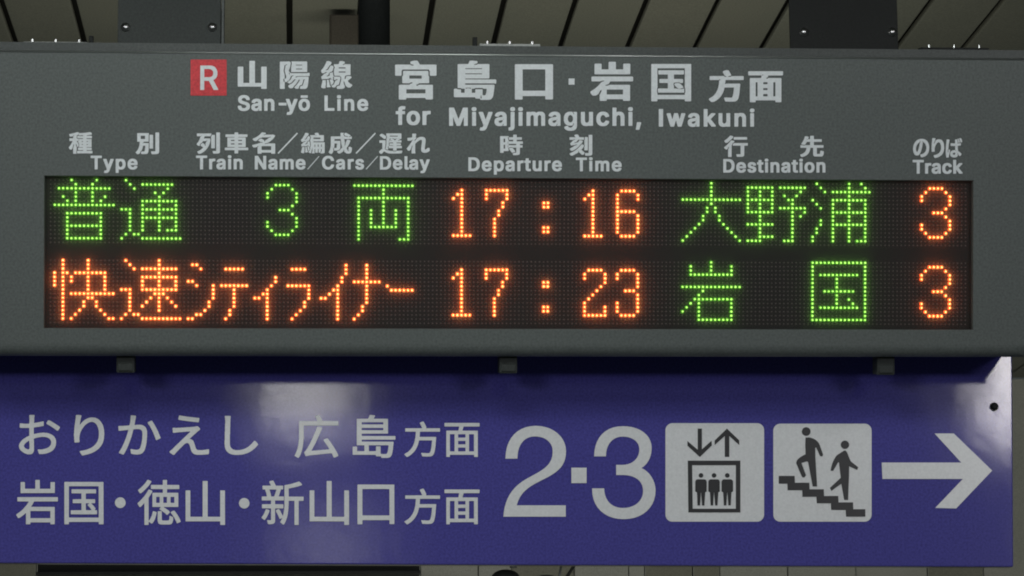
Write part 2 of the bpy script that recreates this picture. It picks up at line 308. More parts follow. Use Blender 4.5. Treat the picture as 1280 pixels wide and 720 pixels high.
  '方': [[871,674,875,666,875,609,871,600,865,597,849,596,537,596,529,594,527,591,527,566,524,554,524,537,516,529,515,523,517,516,523,512,531,513,540,521,549,521,789,521,800,520,808,514,809,509,810,486,807,471,807,451,804,440,804,414,801,403,801,383,798,371,798,351,793,317,792,303,786,266,780,237,771,206,755,177,740,163,720,152,706,149,663,145,594,144,574,147,531,148,526,150,521,154,510,189,502,203,502,223,506,229,512,231,551,233,571,230,606,230,631,227,646,230,656,240,661,251,670,280,678,326,682,363,685,374,685,391,687,403,688,426,690,434,688,437,680,439,520,439,511,437,507,429,498,386,488,354,477,326,451,274,420,231,380,191,349,166,315,146,297,139,269,139,257,140,249,145,234,162,212,183,211,200,214,209,277,249,317,289,350,337,373,389,390,446,402,511,408,589,423,591,427,594,428,600,424,609,417,611,410,609,405,597,400,596,251,596,234,597,229,600,225,609,225,666,229,674,237,678,249,679,489,679,496,677,506,669,517,669,523,663,531,663,540,665,549,663,551,666,549,671,542,671,535,680,531,682,520,683,508,694,492,729,480,749,479,771,481,777,486,782,526,797,540,801,557,801,580,800,588,794,617,743,638,694,637,685,606,682,577,669,574,666,577,663,631,664,638,669,641,677,649,678,851,679,865,677]],
  '面': [[877,749,881,740,881,686,879,677,874,673,857,670,603,669,599,666,589,634,580,627,567,623,563,614,564,609,569,605,574,603,594,611,601,617,609,619,829,618,840,617,848,611,850,600,850,157,849,149,846,143,840,140,829,139,760,139,746,140,740,143,737,149,736,171,734,174,723,176,369,176,363,174,361,171,360,149,357,143,351,140,337,139,271,139,260,140,254,143,251,149,250,157,250,600,252,611,260,617,271,618,460,619,464,623,467,631,474,666,471,669,463,670,246,670,229,672,223,674,219,683,219,740,223,749,234,752,257,753,854,753,869,752],[389,536,366,535,363,534,361,531,361,263,363,257,369,256,391,256,394,257,396,260,396,529,394,534],[587,297,586,300,577,301,514,301,506,300,504,294,504,260,506,257,514,256,577,256,586,257,588,263],[729,536,700,535,697,534,696,531,695,263,697,257,703,256,731,256,734,257,736,260,736,529,734,534],[587,414,586,417,577,419,514,419,506,417,504,411,504,383,506,380,514,379,577,379,586,380,588,386],[587,531,586,534,577,536,514,536,506,534,504,529,504,500,506,497,514,496,577,496,586,497,588,503],[504,683,500,686,489,686,484,683,484,677,489,671,497,669,504,674]],
 },
 'bold': {
  '種': [[845,783,875,746,877,729,874,720,863,714,846,711,769,699,726,695,721,691,720,683,722,680,729,679,857,679,871,676,875,671,877,666,877,614,874,607,869,604,849,607,729,607,721,603,719,594,721,589,729,585,857,584,863,583,865,571,865,349,860,341,851,339,729,338,722,337,720,331,722,326,729,325,846,325,860,323,866,319,868,311,868,260,863,253,851,250,726,250,722,249,720,246,720,237,722,231,729,230,869,230,883,229,889,225,891,217,891,166,888,157,880,153,869,153,457,153,446,154,441,166,441,214,442,223,446,229,454,230,609,230,615,231,617,234,617,246,615,249,611,250,489,250,474,253,470,257,469,266,469,311,472,320,477,323,489,324,611,325,615,326,617,331,615,337,611,338,503,338,490,340,489,343,495,354,503,380,503,423,501,434,478,491,477,520,475,523,471,524,440,524,434,523,431,520,432,511,459,483,483,425,487,417,496,406,496,403,487,391,482,383,472,349,466,347,451,348,449,349,445,354,441,374,426,418,420,428,411,437,409,440,406,437,406,411,420,369,425,349,431,334,431,243,429,237,423,230,422,223,422,157,426,146,423,143,417,142,397,141,343,141,334,143,329,146,327,151,326,157,326,291,351,397,351,429,349,437,346,433,331,403,321,357,307,303,282,269,274,265,257,264,240,265,232,269,205,314,203,334,206,342,231,374,270,437,296,489,308,520,307,523,303,524,234,524,226,526,221,529,218,534,218,540,218,589,219,597,225,603,234,604,324,606,326,611,326,657,329,661,337,664,349,675,351,680,351,686,349,689,334,687,324,677,322,669,317,665,274,659,246,658,234,660,227,666,223,683,212,706,212,720,215,729,223,732,306,748,363,762,437,787,463,787,475,786,483,780,500,760,506,758,551,759,563,761,591,762,603,764,686,770,749,779,794,787,834,787],[617,426,615,429,611,430,580,429,577,426,577,414,579,411,583,410,614,411,617,414],[763,426,761,429,757,430,723,429,720,426,720,414,722,411,726,410,760,411,763,414],[617,514,615,517,611,518,580,518,577,514,577,503,579,500,583,499,614,500,617,503],[763,514,761,517,757,518,723,518,720,514,720,503,722,500,726,499,760,500,763,503],[497,584,492,580,491,546,489,537,491,533,497,531,502,534,503,569,506,577,503,582],[486,727,480,725,470,714,466,705,451,695,434,689,431,686,430,614,432,606,445,597,454,594,509,593,526,585,606,584,614,587,618,591,618,600,614,605,609,607,529,607,509,613,460,613,451,616,450,623,450,669,451,673,454,676,460,677,480,670,597,670,614,674,621,680,619,689,611,693,557,693,540,690,477,691,476,697,485,703,494,717,490,726],[640,705,634,703,632,700,633,697,637,694,641,694,643,697,642,703],[493,746,486,749,482,749,480,746,483,741,489,739,494,743]],
  '別': [[566,762,570,757,571,746,571,723,567,703,566,514,563,511,551,510,431,510,428,509,426,506,423,489,423,474,426,471,557,470,565,469,569,463,570,400,567,386,567,303,566,294,565,271,563,260,559,223,553,197,547,177,539,166,526,153,511,146,494,142,377,141,368,143,362,149,358,157,353,180,356,200,360,209,377,220,383,222,400,221,417,219,445,220,448,223,453,231,457,246,463,283,463,300,466,311,466,334,469,346,469,377,471,386,469,389,463,390,417,390,413,389,411,386,399,326,376,254,366,236,347,226,343,221,337,209,331,180,306,152,289,140,260,138,246,141,237,149,229,160,209,175,206,183,207,197,209,203,237,231,263,269,283,311,297,351,305,389,314,440,315,454,320,494,320,506,317,509,260,511,252,514,249,520,249,746,250,757,257,763,271,765,549,765,560,764],[849,783,855,777,857,766,857,214,853,186,846,169,831,155,823,150,809,145,760,138,671,138,657,140,652,143,649,149,633,191,632,211,635,220,640,223,649,224,743,225,749,226,752,231,752,774,757,782,766,784,834,785],[677,715,686,710,688,700,688,314,683,307,674,304,597,305,589,309,587,317,587,334,590,349,590,466,586,480,586,497,590,523,590,709,591,711,594,714,603,716],[409,472,403,470,399,466,400,459,406,454,414,456,418,463,416,469],[464,686,454,687,350,686,348,680,348,597,350,591,360,590,464,591,466,597,466,680]],
  '列': [[620,759,625,751,625,731,624,729,614,717,610,706,610,686,606,677,597,675,440,675,437,671,425,626,414,614,415,606,423,602,429,604,434,609,440,610,560,610,589,604,594,602,598,597,598,549,591,503,585,480,567,420,543,363,530,337,503,292,471,251,420,200,369,164,317,137,286,136,271,138,251,169,239,183,238,200,240,208,246,213,291,235,343,271,389,317,396,329,396,331,389,340,331,386,327,394,327,403,331,420,351,449,363,462,371,462,383,467,386,467,420,445,437,431,440,426,451,390,457,384,463,383,468,389,470,397,460,431,462,443,485,511,497,525,509,527,512,534,510,540,503,543,497,542,491,535,482,534,475,529,471,527,393,526,390,523,372,486,363,479,357,472,349,472,340,468,314,430,307,414,309,385,306,383,300,382,280,381,269,382,260,386,223,417,220,426,221,440,226,451,257,495,276,529,291,563,305,600,324,660,326,663,333,669,335,674,333,680,326,684,320,682,314,676,309,676,246,676,231,678,227,683,226,689,226,746,227,754,234,760,249,762,603,762,614,761],[854,792,861,786,862,777,862,191,857,177,849,163,834,154,820,148,803,144,771,141,700,141,686,143,681,146,677,151,662,194,660,211,664,220,669,223,677,224,751,225,754,226,757,231,758,783,763,790,771,793,840,793],[711,718,720,713,722,703,722,314,717,307,709,304,629,305,620,310,618,320,617,526,618,551,621,569,621,591,617,611,618,663,619,666,629,677,633,689,633,709,637,717,646,719],[357,691,346,691,343,689,342,686,347,680,354,679,359,686]],
  '車': [[854,733,858,729,860,723,860,669,858,660,851,654,837,653,609,653,603,652,600,649,600,643,602,640,606,639,791,639,803,637,809,633,811,623,811,360,810,346,806,341,800,339,606,338,602,337,600,335,600,326,602,320,609,319,860,319,874,317,880,313,882,306,882,251,879,243,874,240,863,238,603,238,600,235,600,231,600,151,599,146,596,140,591,137,583,136,520,135,503,137,498,140,495,146,495,231,494,235,491,238,240,238,229,240,223,244,220,254,220,306,223,313,229,317,243,319,486,319,492,320,495,326,494,335,492,337,489,338,303,339,297,341,293,346,292,360,292,623,294,633,300,637,311,639,489,639,492,640,494,643,494,649,491,652,486,653,263,653,249,654,243,658,240,666,240,723,244,731,249,734,260,736,491,737,494,740,496,789,503,794,520,796,580,796,594,793,599,786,600,743,600,740,603,737,837,736,849,735],[494,449,492,451,486,453,397,452,394,449,394,420,396,417,403,416,491,417,494,420],[706,449,704,451,697,453,603,452,600,449,600,420,602,417,609,416,703,417,706,420],[494,557,492,560,486,561,397,560,394,557,394,531,396,529,403,527,491,528,494,531],[706,557,704,560,697,561,603,560,600,557,600,531,602,529,609,527,703,528,706,531]],
  '名': [[803,710,808,703,808,683,790,649,762,609,737,577,691,531,654,500,623,477,603,470,554,460,540,453,531,446,537,443,571,443,637,459,791,459,803,457,808,454,811,449,811,434,811,154,811,149,808,143,803,140,791,138,726,138,714,140,709,143,707,149,706,172,703,175,694,175,466,175,462,174,460,171,458,146,451,140,440,138,374,138,363,140,358,143,355,149,355,154,355,331,357,337,365,349,377,362,380,369,380,374,377,378,374,378,363,373,355,366,351,359,338,346,332,343,294,333,251,333,243,338,230,363,219,380,218,400,220,408,231,414,308,434,354,450,443,486,449,481,454,479,474,479,486,484,487,489,485,491,474,498,454,498,443,495,372,549,371,554,380,569,389,577,420,599,443,607,457,608,462,606,531,554,534,546,530,531,531,523,534,518,543,516,550,523,550,531,552,540,552,546,554,551,612,597,646,631,674,644,683,645,691,649,697,654,700,660,694,663,674,663,631,647,477,646,451,628,440,627,426,622,417,621,400,611,377,593,363,579,354,567,349,554,346,551,320,537,309,533,280,533,269,538,233,577,232,594,235,603,242,609,270,623,314,649,377,697,417,737,443,769,458,791,463,796,469,798,509,798,554,789,563,785,567,780,568,757,560,744,526,732,514,726,508,717,511,715,531,714,540,716,558,723,566,729,571,730,717,730,737,733,754,733,769,731],[706,372,703,375,697,375,471,375,462,374,460,369,460,260,463,257,469,256,694,256,704,257,706,263]],
  '編': [[640,798,674,799,683,797,688,794,696,786,711,754,721,729,726,725,837,724,846,723,853,717,854,706,854,543,853,534,849,530,843,528,831,527,569,527,562,526,560,520,560,503,562,500,566,499,857,499,869,497,874,493,876,489,877,480,877,186,871,166,860,154,846,149,823,144,766,145,757,150,752,166,749,169,714,170,706,171,704,177,704,277,700,285,694,287,686,285,682,277,682,183,684,171,681,169,671,167,623,167,615,169,612,171,610,180,610,277,606,285,600,287,592,283,590,274,590,174,596,157,594,152,589,149,580,147,526,147,513,149,512,151,518,169,521,186,529,243,528,329,526,335,523,329,523,320,520,311,517,286,509,251,498,180,492,157,480,155,457,157,426,177,421,183,422,206,426,222,434,219,441,220,451,229,456,237,469,283,467,297,467,337,465,346,468,351,479,363,483,374,484,423,482,434,481,451,479,460,478,480,470,531,464,546,463,554,464,566,484,643,484,660,478,674,464,697,463,709,465,717,471,723,480,724,610,726,611,729,610,731,595,763,596,783,600,787,606,790],[306,349,308,346,310,323,307,311,309,300,307,289,307,226,305,214,304,197,302,189,302,169,301,163,297,157,289,153,260,153,249,154,217,166,212,169,209,174,209,200,225,257,237,326,239,343,241,346,246,347,269,347,280,350],[786,289,777,288,773,280,773,211,771,209,762,209,757,203,755,183,758,177,763,174,769,174,773,177,775,183,772,194,777,205,789,207,793,214,793,280,790,286],[366,360,369,357,367,349,369,337,381,283,388,237,393,223,401,214,401,194,398,186,394,182,360,176,331,176,326,178,324,183,324,200,327,214,327,237,330,249,330,343,327,351,334,356,351,356],[337,796,374,795,412,780,421,771,422,749,406,711,403,708,391,702,384,694,356,640,339,611,334,607,323,602,312,594,308,589,309,585,314,583,329,583,349,591,354,595,372,626,403,685,414,695,431,696,443,691,460,666,464,654,464,649,444,569,436,554,431,550,423,548,417,541,406,541,388,529,371,503,367,486,367,474,363,466,331,450,327,446,323,437,326,435,331,434,351,437,370,446,380,452,386,466,392,511,409,518,417,524,423,530,431,531,440,537,444,537,447,534,450,526,450,514,458,471,459,446,461,437,462,423,468,380,466,375,444,354,444,326,447,311,447,289,454,254,454,249,451,246,437,242,429,237,425,231,423,224,414,228,411,231,407,260,388,349,386,356,381,363,397,370,401,374,402,380,413,386,420,394,417,402,414,402,400,399,394,388,380,386,354,379,317,373,257,370,240,366,231,362,228,366,212,409,212,423,214,430,229,440,249,460,275,494,291,505,323,521,331,529,334,534,335,537,331,539,311,536,299,531,263,510,243,510,231,511,226,514,223,520,210,554,209,574,211,585,228,597,246,623,270,666,301,731,323,788,329,793],[411,373,408,369,409,363,411,360,420,361,422,360,429,351,436,351,442,357,440,363,437,365,429,364,426,366,420,375],[783,435,775,431,773,420,773,360,777,352,783,350,790,354,793,366,793,426,789,433],[600,432,592,429,590,417,590,363,594,355,600,353,608,357,610,369,610,423,606,430],[694,433,686,430,682,426,682,420,682,363,686,355,691,353,700,355,703,360,704,366,704,423,700,430],[406,451,403,455,399,454,395,451,394,446,397,443,403,444,407,449],[757,643,755,646,749,647,563,646,560,643,560,640,560,606,562,603,569,602,754,602,757,605,757,609],[640,722,634,724,629,722,625,717,626,711,631,708,640,709,644,714]],
  '成': [[879,677,882,669,882,611,880,604,874,600,860,598,686,598,680,599,674,605,669,607,663,605,659,597,661,591,667,586,668,583,671,549,681,486,676,457,676,440,670,411,672,397,677,386,686,396,692,414,702,483,738,574,749,578,783,578,826,568,834,564,838,560,840,549,838,534,827,500,803,443,770,380,728,314,730,306,741,283,760,254,774,218,777,215,783,214,789,215,792,220,792,223,787,231,786,243,782,251,781,260,786,291,787,311,789,320,789,343,792,351,797,354,806,356,837,354,860,338,878,329,885,323,888,317,888,309,886,291,885,274,879,231,873,209,863,181,857,171,842,157,829,150,811,144,754,144,746,145,729,150,708,160,689,174,669,194,659,209,657,214,658,229,663,254,659,263,654,266,649,263,643,256,638,223,634,214,622,203,585,174,543,147,529,144,494,146,486,151,457,187,455,191,455,206,455,211,458,217,471,223,494,229,526,247,542,263,557,286,600,329,603,333,587,400,575,460,573,491,570,503,570,531,563,551,560,594,558,597,551,598,386,598,379,597,377,591,377,549,377,545,380,542,531,542,540,541,546,537,550,509,550,477,548,463,548,389,546,374,545,337,543,326,542,309,539,297,529,280,520,270,506,258,486,248,454,239,369,239,364,243,362,249,364,260,364,283,361,294,364,309,363,314,358,320,351,321,346,316,342,306,342,246,346,231,345,226,326,177,305,143,300,138,291,136,269,136,257,137,212,171,209,180,209,197,213,206,227,229,248,286,260,336,266,377,266,397,269,411,269,666,269,671,272,677,277,680,289,682,551,682,554,685,555,689,554,703,552,717,552,780,553,789,557,793,563,795,586,796,640,796,649,795,651,793,650,783,639,757,639,737,641,731,659,703,660,686,663,682,691,681,700,677,746,666,771,666,777,669,774,674,763,681,697,698,677,711,661,737,659,749,674,790,683,793,709,793,723,790,758,771,814,736,843,713,845,706,844,694,803,679,795,671,794,669,797,666,817,666,826,667,846,674,857,681,871,681],[443,460,386,461,380,460,377,457,377,414,374,403,374,374,371,363,371,346,368,334,368,326,370,323,400,319,426,319,431,320,436,326,440,342,441,357,443,366,443,403,446,414,446,454,446,457]],
  '遅': [[888,231,888,214,873,163,867,157,854,153,811,153,791,150,711,150,689,147,569,147,551,150,523,150,483,156,446,167,410,183,366,214,360,215,354,211,334,191,302,151,294,144,280,141,248,143,243,147,213,186,212,211,217,220,260,262,305,294,306,471,304,477,300,478,237,479,229,480,224,483,221,489,220,494,220,543,222,551,229,557,243,559,389,559,400,557,404,554,404,489,402,477,402,446,399,434,399,414,396,403,396,389,383,320,383,289,386,281,422,257,446,250,460,251,469,255,486,248,511,239,543,233,569,230,606,230,610,229,616,223,629,219,709,219,723,224,728,231,731,233,763,236,789,236,834,241,877,241,885,237],[855,769,860,765,862,757,863,617,861,606,857,601,851,599,822,597,813,580,806,571,791,564,776,560,763,551,761,546,766,543,786,544,800,550,807,551,813,557,817,559,849,559,860,556,864,551,865,546,865,500,864,491,860,487,854,486,831,490,731,490,724,486,722,480,724,471,731,467,840,467,846,466,848,457,848,417,847,409,840,403,831,401,729,401,725,400,723,397,723,391,725,386,729,385,857,384,871,382,875,377,877,369,877,326,874,317,869,314,857,313,726,312,723,309,723,249,720,242,706,241,694,238,629,239,623,241,620,246,620,306,618,311,611,313,500,313,490,314,492,363,495,374,491,379,486,381,480,379,477,374,472,354,467,326,470,317,474,312,483,310,484,306,480,294,466,268,431,272,397,292,395,297,404,317,413,360,413,371,418,400,419,417,421,426,421,451,424,466,424,509,427,523,427,549,423,566,423,594,428,611,441,646,441,663,423,706,423,757,426,766,434,769,446,770,837,770],[619,486,614,489,609,490,529,490,521,486,517,476,509,475,503,471,499,466,496,457,496,409,500,401,508,397,508,389,510,386,520,385,618,386,620,389,620,394,620,397,617,400,523,401,516,403,515,406,516,429,518,440,519,457,523,467,611,467,617,470,621,474,621,480],[503,552,500,551,497,546,497,506,495,497,497,491,500,490,507,491,511,497,507,503,506,509,506,537,511,546,509,550],[582,551,575,557,569,558,561,554,559,549,563,543,577,543,583,546],[569,614,537,614,534,611,531,604,520,603,515,600,514,591,519,566,523,560,540,551,546,551,551,554,552,563,549,568,543,570,540,574,536,586,536,597,537,599,546,599,551,600,572,611],[597,612,600,606,613,597,623,595,644,586,649,580,657,563,663,559,680,559,686,561,699,583,710,591,712,597,711,603,703,607,686,599,663,598,631,612,623,614,603,614],[266,753,274,756,286,756,306,756,314,753,340,739,383,710,406,692,418,663,419,646,402,603,397,600,386,598,363,599,354,601,326,629,311,640,235,694,232,703,233,720],[742,611,737,614,723,614,720,611,719,606,725,600,731,599,738,603],[774,611,789,606,797,599,803,601,807,609,806,612,800,614,780,614],[760,694,758,697,751,698,531,698,526,698,523,695,523,680,525,674,531,673,751,673,757,674,760,677]],
  'れ': [[486,764,491,762,495,757,497,740,486,660,488,654,501,640,503,631,494,617,474,597,454,573,448,557,449,546,451,543,454,544,469,557,477,569,503,595,513,609,523,626,537,635,574,653,611,664,637,667,677,667,715,660,732,651,745,643,757,631,764,620,773,594,777,566,774,503,754,354,754,337,751,323,752,303,755,294,760,287,763,286,769,286,787,294,806,306,840,334,869,336,883,333,887,329,891,320,897,277,896,254,894,249,880,234,863,221,826,201,806,194,789,190,757,187,737,187,706,191,680,202,666,215,656,229,649,243,644,271,643,320,646,331,646,354,649,366,649,383,666,497,666,511,669,523,669,543,662,566,651,576,643,579,634,578,614,571,591,559,557,536,511,500,469,457,468,243,471,229,471,206,474,186,473,174,469,170,454,167,380,167,368,169,362,174,360,203,363,220,363,294,387,374,389,400,391,409,389,414,368,386,343,303,308,254,303,251,294,250,269,250,260,251,252,257,226,292,220,306,221,320,223,325,297,423,354,503,371,529,373,549,389,561,394,569,400,574,400,577,397,582,394,583,380,578,366,568,360,560,346,556,297,550,263,550,251,551,246,555,241,566,240,586,238,600,239,631,243,636,251,638,289,639,303,641,323,642,366,648,377,651,380,654,380,657,380,697,382,706,380,717,380,749,381,754,384,760,389,763,400,764],[469,658,463,657,460,654,458,649,463,643,469,640,473,643,475,649,473,654]],
  '時': [[240,750,249,753,269,753,460,753,471,752,477,750,482,743,482,723,480,719,474,718,470,714,465,706,465,649,470,637,481,631,483,589,485,586,489,585,603,585,609,585,611,588,612,629,611,632,609,635,497,635,487,637,487,711,487,714,494,716,610,717,612,723,612,789,615,794,620,797,631,799,694,799,706,797,711,794,714,786,714,720,717,717,843,716,854,714,859,711,862,703,862,651,861,643,857,638,843,636,723,635,716,634,714,631,714,591,714,588,717,585,874,584,886,582,891,574,891,517,888,509,883,506,874,504,811,504,808,503,806,500,805,469,808,463,869,461,875,460,880,456,882,446,882,394,879,386,871,382,811,381,808,380,806,377,805,203,802,183,798,171,786,158,763,147,737,142,706,141,686,138,634,138,623,139,615,143,598,191,599,206,617,208,666,221,697,222,700,226,700,377,698,380,691,381,611,382,603,386,563,397,543,397,526,395,489,386,481,380,477,371,473,354,474,343,482,311,482,283,477,276,463,273,340,272,337,269,336,226,331,218,317,216,257,215,246,216,238,220,235,226,235,234,235,734,236,746],[500,369,514,371,529,376,551,376,571,376,600,365,622,340,658,289,668,269,668,254,665,246,657,240,640,234,611,230,600,226,595,223,592,217,589,216,580,217,575,220,534,283,502,323,496,343,496,363],[377,475,343,475,339,474,337,471,337,360,337,357,340,354,374,353,378,354,380,357,380,469,380,472],[463,455,458,451,457,446,457,394,460,389,463,388,469,390,471,394,469,406,469,440,471,449,469,453],[700,500,698,503,691,504,489,504,485,503,483,500,483,466,485,463,491,462,694,462,698,463,700,466],[463,578,460,577,457,571,457,517,460,511,463,511,469,513,471,517,467,523,466,529,466,563,471,571,469,576],[377,672,343,672,339,671,337,669,337,563,337,560,340,557,374,556,378,557,380,560,380,666,380,669]],
  '刻': [[624,474,629,466,630,451,621,414,602,386,574,349,557,331,555,326,563,317,571,311,597,286,608,277,637,248,647,234,648,231,642,223,640,209,634,195,614,175,606,171,594,170,571,170,561,174,529,211,482,260,489,264,492,271,491,283,483,289,475,286,471,280,471,269,474,264,480,260,472,254,468,246,429,215,377,181,341,160,306,143,294,141,269,142,260,144,255,149,225,189,223,206,226,214,277,239,320,264,371,298,403,323,454,369,488,403,508,426,546,477,551,483,563,490,583,490,606,483],[857,786,864,780,865,769,865,223,861,186,856,171,845,160,832,151,811,146,777,141,691,141,677,143,672,146,669,152,656,189,657,194,661,203,662,214,666,223,674,225,751,225,757,225,760,229,761,323,761,777,766,784,774,787,843,787],[629,711,630,706,630,640,629,634,620,633,471,633,464,631,457,626,431,589,411,566,406,562,366,549,355,540,351,534,354,532,371,532,423,548,431,552,459,554,477,580,495,611,500,616,509,618,543,618,586,604,591,600,593,594,593,574,573,537,554,509,531,494,509,460,495,446,483,428,426,372,394,347,343,313,311,295,300,293,277,293,266,294,261,297,230,337,229,354,232,363,239,369,283,392,326,421,369,453,377,458,418,471,431,480,436,489,409,488,369,475,354,468,317,464,297,459,269,459,258,463,241,511,240,529,243,536,266,551,291,577,326,620,343,627,349,628,357,633,367,634,373,640,375,646,371,648,366,649,343,646,334,641,327,640,320,634,314,633,240,633,228,634,223,638,220,646,220,700,224,709,229,712,240,713,357,713,366,711,377,705,384,706,389,711,389,717,386,722,376,729,362,754,360,766,362,780,366,786,371,789,406,798,417,799,449,798,454,796,460,791,478,763,500,717,503,714,620,713],[729,718,736,714,739,706,738,314,732,309,723,307,651,308,643,312,641,317,640,326,640,403,650,440,650,463,649,471,640,489,640,620,641,626,649,634,653,646,653,697,650,714,651,717,660,719],[523,330,519,326,520,323,529,317,532,320,532,326,529,330]],
  '行': [[443,649,489,633,493,626,494,611,490,600,480,586,456,574,447,566,430,517,417,497,416,146,411,138,403,136,326,136,318,140,315,149,315,366,317,374,338,420,340,431,340,446,337,449,334,448,321,434,294,378,286,371,277,370,249,370,237,375,203,415,200,423,201,437,206,446,260,489,315,543,357,594,386,634,397,646,406,650],[880,567,884,563,885,554,885,500,882,491,877,488,869,487,789,487,785,486,783,483,782,206,779,186,774,171,760,157,746,150,729,145,706,142,589,141,574,144,570,149,555,194,555,211,558,220,563,223,571,224,669,225,674,226,677,229,677,483,675,486,669,487,471,487,457,488,450,494,449,506,465,554,474,561,494,570,500,570,863,570,874,569],[462,774,465,766,458,740,454,731,437,711,391,666,377,657,357,632,320,600,294,581,286,577,277,576,251,576,243,577,237,581,211,615,209,620,209,634,212,646,220,654,237,666,286,705,337,757,369,796,380,799,409,798,449,782],[865,746,865,683,862,677,854,673,497,673,483,676,478,683,478,729,484,751,487,754,491,756,846,756,860,753]],
  '先': [[822,686,825,677,825,620,823,612,817,609,803,607,614,607,605,606,603,600,603,511,605,506,611,505,854,504,866,503,871,499,874,489,874,434,871,427,866,423,851,421,697,421,690,420,688,414,688,246,689,240,694,235,703,233,760,233,767,234,772,237,777,249,780,266,784,323,786,329,791,331,803,333,831,332,850,323,875,314,880,310,882,303,882,260,879,231,870,194,860,175,851,166,834,155,811,150,660,150,649,150,628,154,614,160,603,167,590,186,587,197,583,220,583,417,581,420,574,421,517,421,510,420,506,414,502,380,496,354,490,329,478,297,458,257,429,217,397,189,346,157,294,136,263,136,254,137,249,140,237,160,219,183,217,194,219,206,223,211,229,215,266,229,303,249,314,257,340,280,360,306,376,334,388,371,397,414,395,420,389,421,246,421,231,424,227,429,226,437,226,491,229,499,237,504,263,504,291,497,311,493,331,493,363,499,374,504,489,505,495,506,497,509,497,600,495,606,491,607,408,606,374,544,362,526,351,517,294,516,269,524,257,530,253,534,252,546,253,557,274,586,301,634,325,691,352,777,363,781,394,781,440,772,449,768,453,760,454,743,450,723,441,694,442,691,446,691,491,690,495,691,497,694,498,780,498,786,501,791,506,794,514,796,580,796,595,794,599,791,602,786,603,697,605,691,614,690,806,690,817,689],[431,689,426,692,419,691,410,686,407,677,411,674,429,676,432,683]],
  'の': [[640,709,697,692,740,670,771,646,788,629,811,599,835,551,848,509,848,494,851,483,851,411,848,400,848,386,835,340,814,298,791,269,769,246,749,230,697,201,654,186,594,173,554,173,549,176,543,180,523,212,516,226,515,237,516,249,523,256,577,265,614,276,640,288,666,304,691,325,717,360,728,383,740,423,740,437,743,451,740,463,740,480,731,511,717,543,700,566,677,589,656,603,627,617,620,628,610,631,609,637,606,642,594,644,590,640,590,634,594,627,604,623,606,616,611,609,611,600,593,509,582,463,558,389,544,354,521,309,503,281,488,263,465,243,440,230,426,225,357,225,340,230,314,244,300,255,283,274,266,303,252,340,247,366,246,383,243,394,243,440,249,486,266,534,294,585,329,626,360,651,385,669,431,692,494,709,526,713,603,713],[529,642,511,639,497,628,478,606,460,596,429,575,403,549,383,523,364,486,357,466,351,437,351,406,360,369,370,349,380,334,391,327,394,327,400,331,417,351,441,397,457,437,474,491,488,549,498,597,510,611,528,629,531,637]],
  'り': [[369,764,431,764,457,760,462,757,465,751,465,729,459,703,445,680,418,623,412,583,414,577,436,611,463,670,477,691,491,702,514,714,543,724,569,727,617,727,643,724,680,709,703,691,726,665,747,629,761,589,771,543,771,517,774,506,774,460,771,446,771,423,768,400,756,354,733,306,717,283,700,263,685,249,646,218,594,192,543,174,477,159,454,158,443,160,432,169,405,211,404,231,406,237,414,243,466,253,500,263,529,274,551,284,589,308,623,343,644,380,660,431,660,449,663,463,663,509,657,546,651,566,637,600,623,619,604,634,589,640,580,641,569,637,537,619,518,603,492,571,472,540,457,509,446,477,437,426,437,403,440,386,440,363,437,355,429,350,420,347,371,344,349,344,340,347,336,351,332,366,332,386,329,397,329,434,326,446,326,486,329,500,329,540,332,551,335,600,352,723,352,749,358,760]],
  'ば': [[383,738,389,736,393,731,393,709,383,671,366,574,354,489,350,431,349,428,340,425,334,418,327,389,324,369,326,334,329,326,331,325,339,340,346,369,353,409,357,420,366,422,389,421,394,419,408,409,417,400,419,394,419,369,375,234,371,220,371,177,369,170,363,166,340,162,283,162,277,164,272,169,267,183,255,240,246,326,246,451,249,466,249,489,252,500,252,517,260,574,261,589,277,691,281,734,286,742,300,744,320,744],[766,764,768,763,768,749,803,666,807,646,786,639,766,638,754,636,740,637,733,674,733,689,727,711,726,726,720,739,711,741,706,736,705,726,707,717,707,703,713,680,713,666,718,634,717,631,710,626,706,615,699,614,697,611,698,606,703,604,711,611,720,611,725,614,729,620,731,621,743,616,774,616,831,629,837,629,840,620,840,560,836,551,829,548,789,542,743,538,726,535,723,532,723,506,725,491,726,446,728,434,729,390,731,376,734,372,775,351,811,327,859,289,862,280,861,257,831,213,817,210,789,211,778,217,760,234,749,243,726,290,714,299,709,301,706,294,707,283,720,257,725,237,720,223,711,209,689,186,683,182,669,175,654,171,626,165,611,164,546,164,509,171,480,181,455,197,446,206,431,227,427,237,424,249,420,283,424,309,430,329,441,346,460,366,480,379,497,386,517,392,557,398,620,400,620,454,618,471,618,526,617,531,609,535,594,530,554,530,534,533,471,533,443,538,439,543,438,549,438,606,439,614,446,620,460,622,520,619,537,616,615,617,617,623,617,680,615,694,615,726,615,731,618,737,623,740,631,741,697,742,706,753,717,757,743,764],[625,311,617,316,589,321,563,317,544,309,534,300,527,291,525,286,526,280,536,266,551,256,574,250,594,254,606,260,619,274,626,303],[626,400,623,397,622,391,626,384,643,377,648,380,648,386,637,399,631,401],[777,774,803,783,811,784,843,784,854,780,863,763,893,694,894,669,891,660,880,654,851,645,846,646,840,649,829,651,821,680,788,757,783,765,772,769,773,771]],
 },
 'thin': {
  '／': [[854,783,869,768,869,760,866,754,263,151,254,147,246,151,234,163,231,169,231,177,234,183,834,783,843,787,849,787]],
 },
 'medium': {
